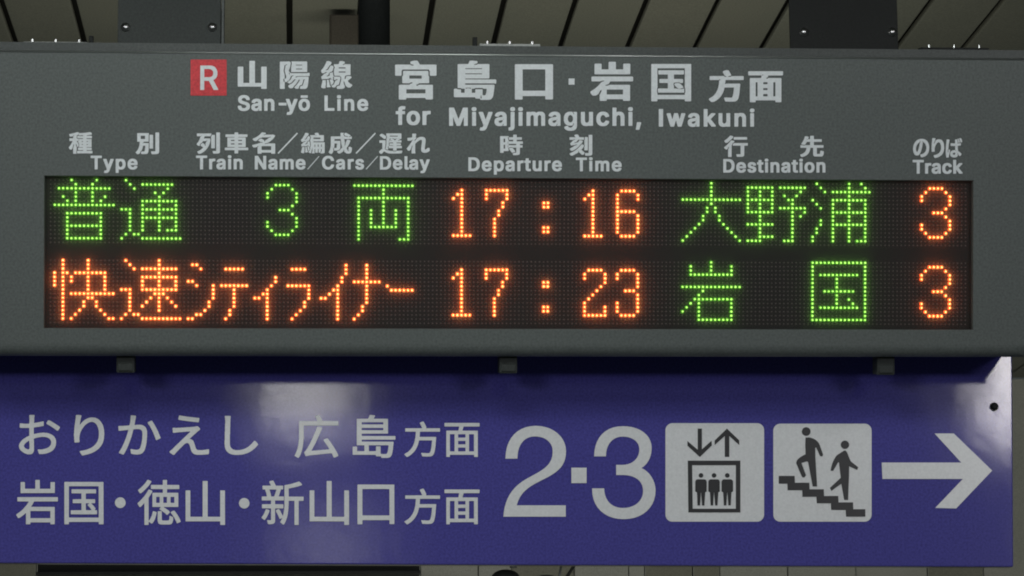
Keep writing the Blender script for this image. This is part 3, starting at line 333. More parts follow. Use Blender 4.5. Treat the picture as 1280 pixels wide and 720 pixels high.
  'お': [[491,760,496,757,498,751,492,714,492,671,489,657,489,646,491,641,543,649,614,665,623,665,628,663,629,660,629,609,628,600,623,598,549,583,537,583,509,578,494,577,489,574,486,566,486,486,489,480,494,480,554,494,566,494,574,497,594,497,606,500,637,500,651,497,671,497,697,491,731,478,754,463,777,443,788,426,797,409,803,389,806,351,804,340,803,323,795,294,779,266,763,246,743,229,720,215,700,207,666,195,637,189,623,189,611,186,566,186,560,190,543,243,544,251,549,254,606,254,637,261,677,275,703,291,717,306,725,317,733,337,735,357,733,374,727,389,722,397,706,414,700,418,680,428,646,437,594,437,571,434,506,419,491,414,487,411,486,394,489,380,489,243,485,226,477,207,463,191,457,188,443,183,397,183,369,193,349,201,320,220,304,234,289,251,278,274,274,294,274,311,277,326,285,346,298,366,317,389,337,406,383,436,419,454,421,457,422,463,422,566,420,568,414,569,306,569,289,573,286,576,285,580,286,632,289,636,294,637,314,634,334,634,346,631,409,631,419,634,422,637,425,660,425,709,422,723,422,751,424,757,431,760],[420,382,413,380,383,360,357,334,349,321,344,309,344,297,359,277,371,268,391,258,403,254,411,255,417,258,422,266,425,277,425,337,422,351,422,377],[691,680,697,682,709,682,729,671,786,636,840,600,857,586,860,580,859,569,837,534,829,529,823,529,814,532,777,562,726,596,677,624,671,628,668,634,669,646,686,674]],
  'り': [[380,754,420,754,429,751,440,751,446,747,446,731,438,703,426,637,424,620,426,614,440,629,457,651,474,669,491,682,526,703,554,713,574,717,606,717,631,713,663,700,689,680,708,657,728,623,734,609,743,580,752,537,752,511,755,500,755,463,752,451,752,429,749,406,734,351,714,312,699,291,683,271,669,257,629,227,580,202,554,193,529,184,466,169,460,169,454,171,438,194,423,219,423,226,426,231,431,234,471,241,511,252,543,264,569,275,606,300,637,332,659,366,664,377,679,426,680,446,682,454,682,477,682,511,679,534,670,571,657,604,642,626,623,642,603,651,583,654,557,648,530,634,500,611,494,603,483,591,453,546,438,514,427,483,418,431,418,397,421,386,421,369,419,363,409,358,383,357,369,355,357,356,354,359,351,371,351,391,348,403,348,440,345,451,345,483,348,497,348,534,351,546,351,566,354,577,354,597,356,606,363,666,371,717,371,743,375,751]],
  'か': [[511,744,515,740,515,731,504,680,493,614,494,612,500,611,517,611,531,614,580,614,600,610,623,602,640,591,657,574,665,557,675,523,675,431,672,420,672,397,669,386,669,369,663,331,654,293,645,263,637,243,622,220,606,203,583,191,566,186,540,183,511,183,499,186,483,186,449,193,442,200,434,246,434,257,437,262,451,262,486,254,497,254,506,251,531,251,553,257,569,272,579,291,590,326,596,354,602,391,603,406,605,414,605,443,608,457,608,494,602,520,594,534,580,545,560,551,514,552,503,549,483,549,478,546,476,540,451,451,425,374,411,337,387,280,342,194,334,184,323,183,271,202,266,208,266,217,290,254,313,294,343,360,373,437,396,509,402,537,400,539,394,540,386,538,369,537,360,535,343,534,311,529,297,529,289,526,263,527,260,531,259,554,257,566,257,592,263,597,329,597,340,600,369,600,380,602,405,603,417,607,422,614,431,666,438,749,443,751,469,751,481,749,497,748],[734,673,743,674,749,671,783,619,835,517,871,431,872,423,869,417,817,393,809,392,803,396,793,429,763,503,730,569,719,589,689,631,686,639,685,649,689,653]],
  'え': [[680,591,708,560,709,554,708,546,700,537,674,517,646,489,637,483,603,449,594,443,562,409,566,406,577,405,591,399,606,389,614,377,622,360,631,334,647,277,654,263,663,254,671,249,683,246,740,245,751,248,771,249,814,257,829,256,831,252,832,249,832,206,828,189,823,186,806,183,789,183,774,180,754,180,740,177,666,177,634,184,617,192,597,211,589,226,583,240,562,317,553,334,546,342,537,348,531,349,517,348,501,340,486,328,412,251,406,243,369,203,352,180,346,175,334,175,286,209,283,214,284,226,309,249,317,254,334,271,340,280,568,509,573,514,569,517,551,517,540,515,514,515,503,512,477,512,466,509,409,506,397,503,380,503,369,500,337,498,332,500,328,511,328,537,325,549,327,569,334,571,380,568,394,571,434,571,449,574,480,574,491,577,520,577,531,580,560,580,571,582,594,583,606,585,625,586,663,594,674,594],[414,746,415,749,420,751,434,751,471,743,566,729,606,725,617,723,631,722,643,720,660,720,669,717,694,716,697,712,698,706,691,660,686,653,669,652,660,654,643,655,634,657,617,658,609,660,549,666,417,687,407,691,405,697,405,706]],
  'し': [[371,745,440,745,446,744,449,740,446,709,444,700,443,663,441,649,441,586,438,571,438,480,435,466,435,320,441,294,451,275,466,260,478,251,514,240,566,240,611,249,646,262,680,281,708,303,737,332,771,374,777,377,783,377,791,372,817,343,825,331,826,322,820,311,789,274,743,234,714,215,683,198,660,190,634,181,591,172,569,172,554,169,509,169,471,175,451,181,431,189,411,203,389,226,374,254,365,286,365,311,362,323,362,377,365,391,365,506,368,520,368,623,371,637,371,683,368,694,368,717,365,726,365,737,367,743]],
  '広': [[859,694,861,689,861,640,859,634,854,632,369,632,363,631,361,623,361,437,358,426,358,397,355,386,355,366,352,357,349,326,340,283,328,237,310,189,291,155,289,153,280,152,274,154,254,168,232,180,231,186,232,191,253,234,270,283,282,334,288,371,288,386,291,394,291,420,294,434,294,686,295,694,303,697,551,697,555,700,555,703,548,720,526,760,525,769,529,773,534,776,580,788,589,786,597,774,607,757,632,703,637,698,851,697],[557,613,574,614,623,602,626,597,626,591,602,529,555,420,527,360,472,260,476,257,494,257,506,260,526,260,537,262,557,263,566,265,586,265,597,268,617,269,626,271,677,274,686,277,708,277,729,282,727,289,705,326,648,409,648,420,651,425,683,439,694,442,703,442,708,440,748,386,788,326,814,282,846,222,857,197,857,183,854,178,811,158,794,158,791,162,780,189,766,218,760,222,751,220,731,220,723,218,706,217,697,215,651,211,643,209,597,206,589,203,571,203,563,200,517,197,509,195,449,189,397,178,389,178,386,181,369,226,369,238,371,242,383,250,391,260,410,289,434,331,489,443,530,543,552,606]],
  '島': [[329,730,480,732,484,734,504,786,509,788,523,788,557,783,571,782,576,780,578,774,577,766,561,737,561,734,565,731,749,731,756,729,758,720,758,520,757,513,754,510,397,509,394,508,392,503,393,477,394,475,400,474,854,474,859,471,860,469,861,429,859,423,854,420,849,420,400,420,394,419,393,417,392,397,394,392,400,391,831,390,835,386,835,363,832,351,832,334,829,323,826,277,820,240,815,211,808,191,799,174,786,160,771,153,751,149,674,149,664,154,657,175,646,172,594,173,591,177,590,191,586,194,277,195,269,197,268,203,268,309,269,312,271,316,320,317,328,314,329,309,329,254,331,249,423,248,429,249,431,254,431,331,429,336,334,337,329,338,325,343,325,720,326,727],[492,334,492,257,494,249,500,248,589,249,591,254,591,311,592,317,600,320,649,320,653,317,655,311,655,217,657,209,677,208,689,205,729,206,740,211,746,220,756,254,759,274,763,309,765,317,765,331,763,336,757,337,500,337,494,336],[694,589,691,593,686,595,397,594,394,593,392,589,392,566,394,561,400,560,689,560,691,561,694,566],[694,674,691,679,686,680,397,680,394,679,392,674,392,651,394,647,400,645,689,646,691,647,694,651]],
  '方': [[851,666,852,660,852,614,851,609,846,606,511,606,506,605,504,603,503,571,501,560,501,537,498,523,498,514,503,511,777,511,785,509,786,489,784,477,783,454,781,446,781,420,778,409,775,357,763,271,757,243,748,211,734,186,720,171,703,162,689,158,663,157,651,155,606,155,591,157,549,158,543,162,533,194,526,206,525,211,527,220,534,223,554,220,594,220,606,217,651,217,666,221,677,232,684,246,690,263,702,323,703,337,708,369,708,389,711,397,711,423,714,434,713,446,711,448,706,449,494,449,489,448,474,389,465,360,454,331,428,280,397,237,360,200,340,183,326,172,286,150,277,149,271,151,257,168,235,189,234,197,237,203,297,240,337,280,373,331,396,383,413,440,425,506,428,551,431,560,431,589,433,600,431,605,426,606,251,607,248,611,248,620,248,660,249,664,251,667,537,669,541,671,539,680,517,729,503,754,503,769,506,773,543,787,557,791,565,789,574,774,594,737,608,706,615,686,614,680,604,671,606,670,620,668,843,668]],
  '面': [[856,740,858,734,858,689,857,685,854,681,583,680,578,677,576,671,558,614,560,609,566,608,817,608,825,606,826,594,826,160,825,151,817,149,763,150,760,154,759,183,757,185,751,186,343,186,338,183,337,154,334,150,283,149,275,151,274,160,274,604,277,607,283,608,480,609,485,611,490,626,499,669,500,677,497,679,491,680,249,680,244,683,242,689,242,734,244,740,249,742,257,743,846,743,851,742],[415,546,346,546,340,545,338,543,338,254,338,249,343,246,411,245,417,247,419,249,419,537,419,543],[610,309,609,311,603,312,483,311,481,306,481,249,483,247,489,245,609,247,611,251],[755,546,680,546,674,545,673,543,672,254,673,249,677,246,751,245,757,247,759,249,759,537,759,543],[610,426,609,428,603,429,483,428,481,423,481,371,483,369,489,368,609,369,611,374],[610,543,609,545,603,546,483,545,481,540,481,489,483,487,489,485,609,487,611,491]],
  '岩': [[859,537,861,531,861,486,859,480,854,478,497,477,494,474,477,443,450,403,454,400,460,400,809,399,812,394,812,386,812,157,811,153,809,150,749,150,745,154,744,174,740,177,446,177,440,176,438,174,437,154,434,150,377,149,372,151,371,157,371,300,369,309,360,306,346,291,309,264,277,244,263,238,257,238,251,240,223,277,223,289,226,294,269,321,308,351,329,371,337,377,346,389,365,409,380,426,405,460,412,474,409,477,403,477,243,478,240,483,239,491,239,531,240,535,243,539,849,540,854,540],[744,337,743,339,737,340,443,340,440,339,438,334,438,240,440,238,446,237,740,237,743,238,745,243],[815,751,815,606,813,600,809,598,297,597,291,598,288,603,288,749,289,754,294,757,346,757,353,754,355,749,355,666,357,661,363,660,506,660,511,661,514,669,514,780,515,786,520,788,574,788,582,786,583,780,584,666,586,661,589,660,740,660,746,661,748,666,748,749,749,754,757,757,806,757,811,756]],
  '国': [[836,754,838,743,838,160,836,151,829,149,771,150,768,154,767,180,766,182,760,183,334,183,330,180,329,154,326,150,271,149,264,151,262,163,262,746,264,754,269,757,277,757,826,757,831,757],[766,693,760,695,337,695,331,693,329,686,329,254,331,247,337,245,760,245,766,247,768,254,768,686],[728,649,729,643,729,600,729,596,726,593,580,591,578,586,578,514,580,509,583,509,706,508,713,506,715,494,715,460,713,454,706,452,661,451,656,449,689,417,717,382,720,374,719,366,707,354,711,352,737,351,742,349,743,337,743,300,742,294,737,292,729,292,369,292,363,292,358,294,357,300,357,343,357,347,360,350,506,351,511,352,514,357,514,446,511,451,391,452,387,454,385,463,385,500,386,504,389,507,511,509,514,517,513,589,511,591,506,592,371,593,369,596,368,600,368,643,369,649,374,651,383,651,720,651],[626,451,586,452,580,451,578,449,578,360,580,352,657,351,663,354,640,386,606,420,605,429,607,434,627,446,630,449]],
  '徳': [[397,648,440,633,443,629,443,620,442,614,434,600,419,577,393,540,386,529,387,214,389,211,391,212,400,220,417,245,433,277,452,340,457,342,469,342,503,332,509,327,509,314,500,277,488,243,478,220,457,186,443,171,437,169,426,170,406,185,389,195,387,189,386,154,383,150,329,149,324,151,322,157,322,451,320,455,317,454,280,417,263,403,254,400,249,401,246,404,218,446,217,454,223,463,246,480,263,497,271,503,320,554,351,595,384,646,389,648],[762,257,763,223,754,186,743,168,729,159,703,155,586,155,566,158,554,161,540,169,532,180,525,206,526,338,529,342,534,343,583,343,588,340,589,223,590,217,594,214,614,211,677,211,694,215,700,220,704,234,706,269,709,274,714,277,723,276,740,266,757,262],[766,350,777,351,783,349,806,323,828,294,851,259,871,220,877,203,877,197,874,192,831,173,823,172,818,174,811,192,782,249,751,291,726,322,725,329,729,333],[611,785,660,785,668,783,669,777,669,720,671,715,674,714,849,714,854,713,857,709,858,663,857,659,854,656,677,655,671,653,670,651,669,609,671,604,674,603,834,603,842,600,843,594,843,414,842,406,834,403,626,403,618,400,686,357,697,349,708,337,709,326,706,320,680,294,674,292,666,292,660,294,646,309,611,334,557,366,554,371,555,380,571,397,573,400,571,401,560,403,454,403,449,404,445,409,445,594,447,600,454,603,600,603,603,604,605,609,605,649,603,653,597,655,426,656,423,659,422,663,423,710,426,713,431,714,597,714,603,715,605,720,605,780,607,783],[554,545,511,546,506,545,504,543,503,469,506,461,549,460,554,461,556,463,557,537],[666,545,620,546,614,545,613,543,612,469,614,461,660,460,666,461,667,463,668,537],[780,545,731,546,726,545,724,543,723,469,726,461,774,460,780,461,782,463,782,537],[426,769,429,763,429,756,414,734,380,694,331,646,320,637,306,623,271,597,260,595,251,597,226,631,225,637,226,643,274,680,294,700,303,706,340,746,366,783,371,785,386,785]],
  '山': [[278,643,286,645,334,645,340,644,343,640,343,277,346,269,351,268,506,268,511,269,513,271,514,769,514,775,517,779,574,780,580,779,583,774,583,277,586,269,591,268,749,268,754,269,756,271,757,640,760,644,766,645,814,645,822,643,823,631,823,163,822,154,814,152,760,153,757,156,757,160,756,197,754,202,751,203,289,203,283,203,278,206,277,217,277,634]],
  '新': [[800,774,806,771,820,760,842,737,843,728,837,721,794,707,751,695,645,674,641,671,641,666,641,566,643,558,649,557,857,557,863,556,866,551,866,506,865,500,857,497,797,497,794,496,792,491,791,156,786,152,737,152,731,153,728,157,728,491,726,496,720,497,649,497,643,496,641,494,641,431,638,420,637,383,635,374,635,354,632,346,629,314,620,273,602,220,591,195,577,169,569,158,554,158,517,186,514,191,515,200,529,222,540,246,540,249,534,249,517,240,506,240,501,243,492,266,471,306,450,343,448,354,449,360,454,365,483,379,494,379,499,374,514,351,549,285,551,281,556,289,568,340,568,351,574,380,574,406,577,417,577,718,583,722,651,734,714,749,754,761,789,773],[403,788,409,786,414,780,446,716,451,714,549,714,554,713,557,710,557,665,551,660,526,660,520,657,520,643,490,563,491,561,497,560,566,559,568,557,570,551,569,509,566,504,560,503,437,502,435,497,435,457,436,451,440,449,557,447,560,444,561,440,560,394,557,390,551,389,437,388,435,380,435,206,431,189,423,178,413,171,400,167,374,163,334,163,329,166,326,171,322,189,314,205,314,214,315,217,320,220,366,220,371,223,373,226,373,386,371,388,366,389,240,390,237,393,237,397,237,443,240,447,246,448,371,449,374,454,374,497,371,502,369,503,243,503,235,506,234,511,234,551,234,555,237,559,306,560,312,563,304,600,288,646,288,657,283,660,251,660,246,665,245,709,249,713,254,714,369,715,371,717,370,720,349,763,348,769,349,774,354,779,391,788],[346,367,349,363,349,349,340,323,314,271,299,249,282,226,277,223,269,224,234,249,231,254,232,263,249,283,265,309,283,346,295,374,300,377,309,377],[451,659,357,660,351,659,350,657,366,610,375,571,375,563,377,560,417,560,423,563,430,580,453,649,454,657]],
  '口': [[811,711,812,700,812,180,811,171,803,169,746,170,743,173,742,177,742,217,740,222,737,223,366,223,360,222,358,217,358,174,357,170,354,167,297,166,289,169,288,180,288,703,289,711,294,714,303,714,800,714,806,714],[740,651,734,652,366,652,360,651,358,643,358,297,360,289,366,288,734,288,740,289,742,297,742,643]],
 },
 'latin': {
  'S': [[500,727,531,717,560,703,576,691,601,666,609,654,620,632,627,609,627,574,624,563,617,559,606,558,531,558,517,560,509,568,505,583,497,599,487,611,474,620,460,626,446,631,429,633,411,631,397,626,376,614,362,600,356,589,353,580,354,569,362,554,373,543,389,533,437,516,494,500,537,486,566,471,589,456,610,434,621,417,626,409,633,389,636,369,636,326,632,297,626,280,617,263,599,237,589,227,558,206,529,193,491,184,460,180,389,181,363,184,334,191,317,197,297,207,274,222,251,244,239,263,226,291,219,323,218,351,220,357,223,361,229,364,240,365,320,365,334,363,340,357,342,343,348,326,360,308,384,291,400,285,429,280,449,283,465,289,483,297,497,308,506,320,511,330,515,343,515,351,509,363,497,375,474,390,443,402,366,423,326,437,302,449,269,473,262,480,245,503,237,523,233,537,233,600,237,623,250,651,259,666,283,690,306,706,337,720,386,731,474,731]],
  'a': [[489,592,506,583,533,563,546,546,556,526,564,500,565,480,567,463,567,209,566,197,560,191,549,189,471,189,461,191,463,200,472,217,477,231,477,249,474,254,461,237,447,206,446,194,434,188,420,185,394,181,337,181,297,188,266,203,253,211,236,229,223,249,213,277,210,314,213,354,218,369,233,394,241,403,257,414,283,427,326,439,435,454,446,460,447,469,438,489,427,500,409,507,397,509,374,502,353,489,348,483,336,463,329,457,314,455,286,456,234,471,225,477,221,486,221,503,228,523,239,540,251,556,271,573,300,589,329,598,371,605,426,605,466,599],[449,357,440,360,426,355,389,351,357,342,336,329,331,317,332,306,336,297,343,290,360,281,377,277,397,282,414,291,429,303,440,320,446,333,450,351],[475,389,471,389,460,383,458,377,460,371,463,370,469,370,474,374,477,380]],
  'n': [[534,578,557,556,566,543,575,523,584,489,585,466,587,449,587,211,587,200,584,194,577,190,569,189,491,189,477,191,471,197,470,209,470,431,466,454,460,474,450,489,431,502,414,507,400,504,386,497,367,480,357,462,351,440,350,209,349,197,343,191,329,189,251,189,243,190,237,193,233,200,233,211,233,580,233,589,236,594,243,598,251,599,326,600,340,597,349,591,380,601,403,605,457,605,483,602,503,596,523,586]],
  '-': [[567,457,567,386,564,377,557,373,540,372,311,372,300,374,296,377,293,383,293,454,296,463,303,467,320,468,549,468,560,466,564,463]],
  'y': [[592,597,597,591,599,574,598,563,592,543,437,140,418,103,410,91,386,69,371,60,340,50,329,49,263,49,243,53,234,57,230,60,227,66,227,86,239,131,243,141,248,146,254,147,297,147,306,151,312,157,321,171,334,209,202,557,199,566,198,577,199,589,202,594,211,599,234,600,303,599,311,598,318,594,329,571,388,406,397,382,400,380,415,417,468,566,480,593,486,597,497,599,577,600]],
  'ō': [[466,602,500,591,523,580,537,570,570,537,587,509,595,489,604,460,610,414,610,369,608,357,607,340,600,311,594,294,579,263,567,246,539,217,509,198,489,190,466,185,434,181,386,181,346,187,325,194,303,205,278,223,263,238,253,251,234,283,222,317,215,354,215,431,223,471,238,511,259,543,281,566,311,586,343,598,380,605,440,605],[414,508,401,506,386,500,373,491,362,480,351,463,343,445,337,423,333,400,333,383,337,363,342,343,351,323,363,305,374,294,391,283,411,278,429,282,443,289,466,311,475,326,486,355,490,374,491,391,490,411,486,429,480,449,466,474,446,495,426,505],[532,714,533,703,533,649,530,640,523,636,509,635,309,635,297,637,293,640,290,646,290,709,293,717,300,721,314,722,511,722,526,720]],
  'L': [[346,725,355,720,359,709,359,291,366,288,566,288,583,286,587,283,590,277,590,260,590,203,589,197,583,191,566,189,263,189,249,191,243,197,241,211,242,714,246,721,257,725]],
  'i': [[340,598,347,594,350,583,350,200,346,193,334,189,257,189,243,190,236,194,233,206,233,589,237,595,249,599,326,600],[337,733,356,714,362,697,361,657,357,648,347,634,334,625,323,621,266,621,246,627,230,643,222,660,221,694,228,714,241,729,257,737,269,739,317,739]],
  'e': [[477,598,509,586,534,570,561,543,576,520,592,480,599,443,599,374,597,363,591,357,577,355,343,354,338,351,339,343,354,314,367,300,387,286,417,277,440,283,461,297,474,316,479,326,489,333,526,334,577,321,589,315,593,309,593,286,589,271,580,254,570,240,550,220,531,207,506,194,486,187,443,181,391,181,349,187,326,194,303,205,283,219,260,241,243,266,231,289,223,314,219,329,215,354,215,431,219,454,228,489,240,514,260,544,286,570,305,583,322,591,354,601,383,605,440,605],[329,369,323,371,317,369,315,363,317,357,323,355,329,357,331,363],[482,446,480,451,471,457,461,477,444,494,430,503,409,508,389,502,370,491,356,477,343,457,334,451,332,446,334,440,340,438,354,444,363,445,451,445,464,443,474,438,480,440]],
  'f': [[463,738,470,734,473,729,473,700,466,671,458,651,454,648,446,646,403,647,394,645,387,640,383,634,379,626,377,611,377,603,380,600,446,599,454,597,458,594,462,583,462,526,460,514,457,510,451,507,383,506,377,503,376,209,374,197,369,191,357,189,283,189,269,191,263,197,261,206,261,503,254,506,203,506,194,508,190,511,187,523,187,583,188,591,194,597,200,599,254,600,260,602,261,663,268,686,284,709,296,720,309,729,337,740,360,745,431,745]],
  'r': [[469,603,474,597,476,589,476,520,473,509,469,506,460,504,411,504,391,498,376,489,365,477,358,466,351,448,350,209,349,197,343,191,331,189,254,189,240,191,234,197,233,209,233,577,234,592,240,597,251,599,329,599,337,598,346,594,369,601,391,605,454,605]],
  'M': [[787,720,790,711,790,697,790,209,790,200,787,194,780,190,771,189,694,189,680,191,674,197,673,209,672,434,671,443,669,443,654,409,574,206,570,197,563,191,549,189,480,189,469,190,462,194,457,203,371,419,363,437,360,437,359,429,359,209,357,197,351,191,337,189,260,189,251,190,245,194,241,203,241,217,241,706,242,714,245,720,254,725,277,725,369,725,377,724,384,720,406,669,509,404,514,391,517,390,532,426,644,717,651,723,666,725,771,725,780,724]],
  'j': [[340,598,346,595,349,592,350,580,350,163,343,123,335,103,326,90,309,73,292,63,274,56,254,52,197,52,183,53,176,57,173,66,173,129,174,140,177,144,183,147,206,149,220,154,228,166,232,183,233,589,237,595,249,599,326,600],[342,729,355,714,360,703,362,694,361,660,357,648,347,634,334,625,323,621,269,620,251,624,233,637,226,649,222,660,221,697,227,714,241,729,260,738,286,740,320,739,329,736]],
  'g': [[594,597,600,591,602,580,602,186,598,157,586,120,570,97,553,80,540,71,511,57,474,47,449,43,369,44,329,51,311,57,288,69,269,82,254,96,234,123,230,131,230,146,230,154,234,161,282,189,303,191,323,188,337,184,347,171,365,154,389,142,411,138,440,145,461,157,475,174,482,191,496,211,508,237,511,249,511,266,511,269,508,271,497,259,486,231,471,206,463,200,443,195,369,195,354,196,331,205,320,206,306,211,289,222,274,233,256,251,243,271,230,297,219,331,216,354,216,443,223,474,231,500,243,523,257,544,286,573,317,591,351,602,374,605,429,605,451,602,471,596,477,591,501,534,507,526,511,524,514,529,514,546,505,571,495,591,496,597,503,599,514,600,580,600],[411,508,398,506,386,501,369,488,356,474,349,463,342,446,333,406,333,389,339,357,343,346,354,326,364,311,377,302,394,294,409,291,426,294,434,297,447,306,460,319,475,346,484,386,484,411,481,429,475,449,465,469,457,481,446,492,431,501]],
  'u': [[580,597,586,591,587,580,587,209,587,200,584,194,577,190,569,189,491,189,477,191,469,197,437,187,414,184,366,183,340,187,317,193,291,205,277,216,259,237,247,257,239,280,233,311,233,580,233,589,236,594,243,598,251,599,329,600,343,597,349,592,350,580,351,343,357,321,367,303,376,294,386,288,397,283,406,282,423,287,444,300,457,317,466,343,470,366,470,580,471,592,477,597,489,599,566,600]],
  'c': [[466,602,500,592,523,580,554,556,574,529,586,506,590,491,589,466,586,462,580,459,526,445,514,443,489,444,479,449,471,466,464,477,454,488,443,497,426,505,414,508,403,506,389,501,373,491,363,481,351,463,342,443,337,423,333,397,334,380,342,343,349,326,365,303,373,294,386,286,403,280,411,278,420,280,431,283,446,291,464,309,471,320,479,340,486,344,494,345,526,345,574,333,583,329,589,323,590,317,589,289,575,257,566,244,537,216,518,203,506,197,489,190,466,185,434,181,386,181,346,187,325,194,303,205,278,223,263,238,253,251,234,283,222,317,215,354,215,431,223,471,238,511,259,543,281,566,311,586,343,598,380,605,440,605]],
  'h': [[337,725,347,720,350,711,350,600,352,594,357,594,380,601,406,605,457,605,489,600,506,594,533,580,558,554,574,526,584,491,585,466,587,449,587,206,586,197,580,191,566,189,489,189,477,191,471,197,470,209,470,431,466,454,460,474,450,489,431,502,414,507,400,504,386,497,367,480,357,462,351,440,350,209,349,197,343,191,334,189,260,189,243,190,237,193,234,197,233,211,233,714,237,721,249,725]],
  ',': [[363,297,367,294,370,289,370,257,320,80,314,74,303,72,240,72,225,74,222,77,219,83,218,111,245,277,249,292,254,297,266,299,349,300]],
  'I': [[369,725,378,720,382,709,381,200,377,193,366,189,266,190,256,194,253,206,253,714,257,721,269,725]],
  'w': [[764,594,767,589,767,574,764,551,658,203,653,194,643,190,620,189,557,189,549,190,542,194,528,234,492,363,486,377,479,363,443,234,430,194,423,190,414,189,340,189,326,190,317,196,313,203,207,551,204,566,204,583,206,591,209,595,214,598,223,599,300,600,314,598,321,594,329,574,365,443,374,415,377,417,381,426,426,589,434,597,449,600,526,600,537,598,544,594,553,571,591,429,594,418,597,415,606,443,643,574,650,594,660,599,683,600,749,599,757,598]],
  'k': [[337,725,347,720,350,709,351,489,354,488,360,493,421,554,430,566,463,597,477,600,569,599,580,597,586,591,587,571,584,560,448,420,448,417,456,406,596,231,599,223,599,203,597,197,591,191,577,189,497,189,483,189,474,191,462,203,364,329,357,335,354,334,351,332,350,326,350,206,347,194,340,190,331,189,254,189,240,191,234,197,233,211,233,714,237,721,249,725]],
  'T': [[637,723,641,720,644,714,645,697,644,643,643,637,637,631,623,629,494,629,488,626,487,209,486,197,480,191,469,189,391,189,377,191,371,197,370,209,369,626,363,629,234,629,220,631,214,637,213,643,213,706,214,717,220,723,237,725,620,725]],
  'p': [[523,589,550,571,576,546,589,526,602,500,613,466,619,420,619,369,616,354,616,340,610,311,601,286,589,260,573,237,551,216,531,203,509,191,497,187,457,181,411,181,383,185,353,194,350,186,350,69,347,57,340,53,329,52,254,52,240,54,234,60,233,71,233,577,234,591,240,597,249,599,323,600,340,597,349,590,369,598,400,605,454,605,486,601],[426,508,411,505,391,495,376,480,368,469,362,457,354,431,350,414,350,394,350,374,354,357,362,331,368,320,379,303,386,296,403,285,414,281,423,279,434,281,454,291,466,300,481,320,486,331,495,357,498,374,499,394,498,414,495,431,488,451,478,471,471,481,460,492,440,504]],
  'N': [[686,721,690,714,690,703,690,209,690,200,687,194,677,190,654,189,574,189,566,190,559,194,366,497,363,496,362,486,362,209,360,197,354,191,340,189,260,189,251,190,246,193,242,200,241,211,241,706,242,714,245,720,254,725,277,725,354,725,363,724,370,720,566,413,569,414,570,423,570,706,571,717,577,723,591,725,671,725,680,724]],
  'C': [[540,727,571,717,592,709,606,700,627,686,656,657,672,634,687,603,695,577,698,563,699,546,697,537,691,531,680,529,603,529,589,530,581,534,577,540,568,566,558,583,546,596,523,614,503,624,471,631,446,626,431,621,406,606,386,590,360,551,351,526,345,506,339,457,342,446,342,426,354,378,371,346,377,336,391,321,403,311,424,297,457,286,471,284,489,287,514,296,535,309,554,328,566,346,577,374,582,383,591,387,677,388,691,386,697,380,699,374,699,354,695,337,685,306,672,280,656,257,630,231,617,222,580,201,549,190,511,183,429,183,391,190,363,200,337,213,310,231,276,266,257,294,243,322,227,371,221,414,221,503,225,529,230,554,243,592,267,637,278,651,311,684,334,700,371,718,400,727,423,731,511,731]],
  'D': [[589,687,602,677,634,644,655,614,666,591,678,554,687,500,687,420,681,374,672,340,666,325,652,297,638,277,629,264,610,246,578,223,549,208,506,195,454,189,263,189,251,190,246,193,242,200,241,211,241,706,242,714,245,720,251,724,263,725,474,725,497,722,529,715,563,702],[474,618,443,626,414,629,366,629,359,626,359,294,360,290,363,289,434,288,466,296,494,307,510,317,535,343,550,369,558,389,566,426,570,460,563,506,552,543,545,557,532,577,517,593,500,605]],
  'l': [[249,725,334,725,346,721,350,714,350,300,354,289,357,286,391,285,397,283,403,277,413,234,413,206,410,197,397,190,369,186,323,186,297,190,280,196,266,204,250,220,241,234,236,249,233,271,233,709,236,720,240,723]],
  's': [[463,598,480,591,500,581,516,569,536,546,549,520,553,509,553,483,550,474,543,470,489,458,463,458,451,459,445,463,432,486,423,496,410,506,391,510,372,506,359,497,349,486,348,477,351,471,359,463,375,454,394,448,460,433,491,422,523,404,539,389,549,375,554,363,558,351,562,331,562,297,558,277,554,265,541,240,516,214,500,204,469,190,443,184,414,181,363,181,329,185,306,190,288,197,264,211,234,243,223,266,216,289,216,309,217,314,220,318,231,324,274,333,306,334,320,333,330,326,337,309,342,300,353,289,366,282,386,277,400,279,420,288,432,297,438,306,439,311,433,323,420,333,406,338,320,359,300,366,282,374,263,387,250,400,240,414,234,425,227,451,227,500,234,526,244,546,261,566,286,583,303,592,320,597,337,602,369,605,426,605]],
  'o': [[466,602,500,591,523,580,537,570,570,537,587,509,595,489,604,460,610,414,610,369,608,357,607,340,600,311,594,294,579,263,567,246,539,217,509,198,489,190,466,185,434,181,386,181,346,187,325,194,303,205,278,223,263,238,253,251,234,283,222,317,215,354,215,431,223,471,238,511,259,543,281,566,311,586,343,598,380,605,440,605],[414,508,401,506,386,500,373,491,362,480,351,463,343,445,337,423,333,400,333,383,337,363,342,343,351,323,363,305,374,294,391,283,411,278,429,282,443,289,466,311,475,326,486,355,490,374,491,391,490,411,486,429,480,449,466,474,446,495,426,505]],
  't': [[257,687,340,688,355,686,360,680,362,674,363,602,369,600,423,599,429,597,434,591,436,583,436,523,433,511,429,508,420,506,369,506,362,503,362,309,366,291,374,283,423,282,429,280,434,275,438,263,445,231,444,200,441,194,437,191,420,187,409,186,337,186,317,190,300,197,277,210,267,220,254,240,247,260,244,280,243,503,237,506,200,507,190,511,187,523,187,580,188,591,194,597,206,599,237,600,243,602,245,677,249,684]],
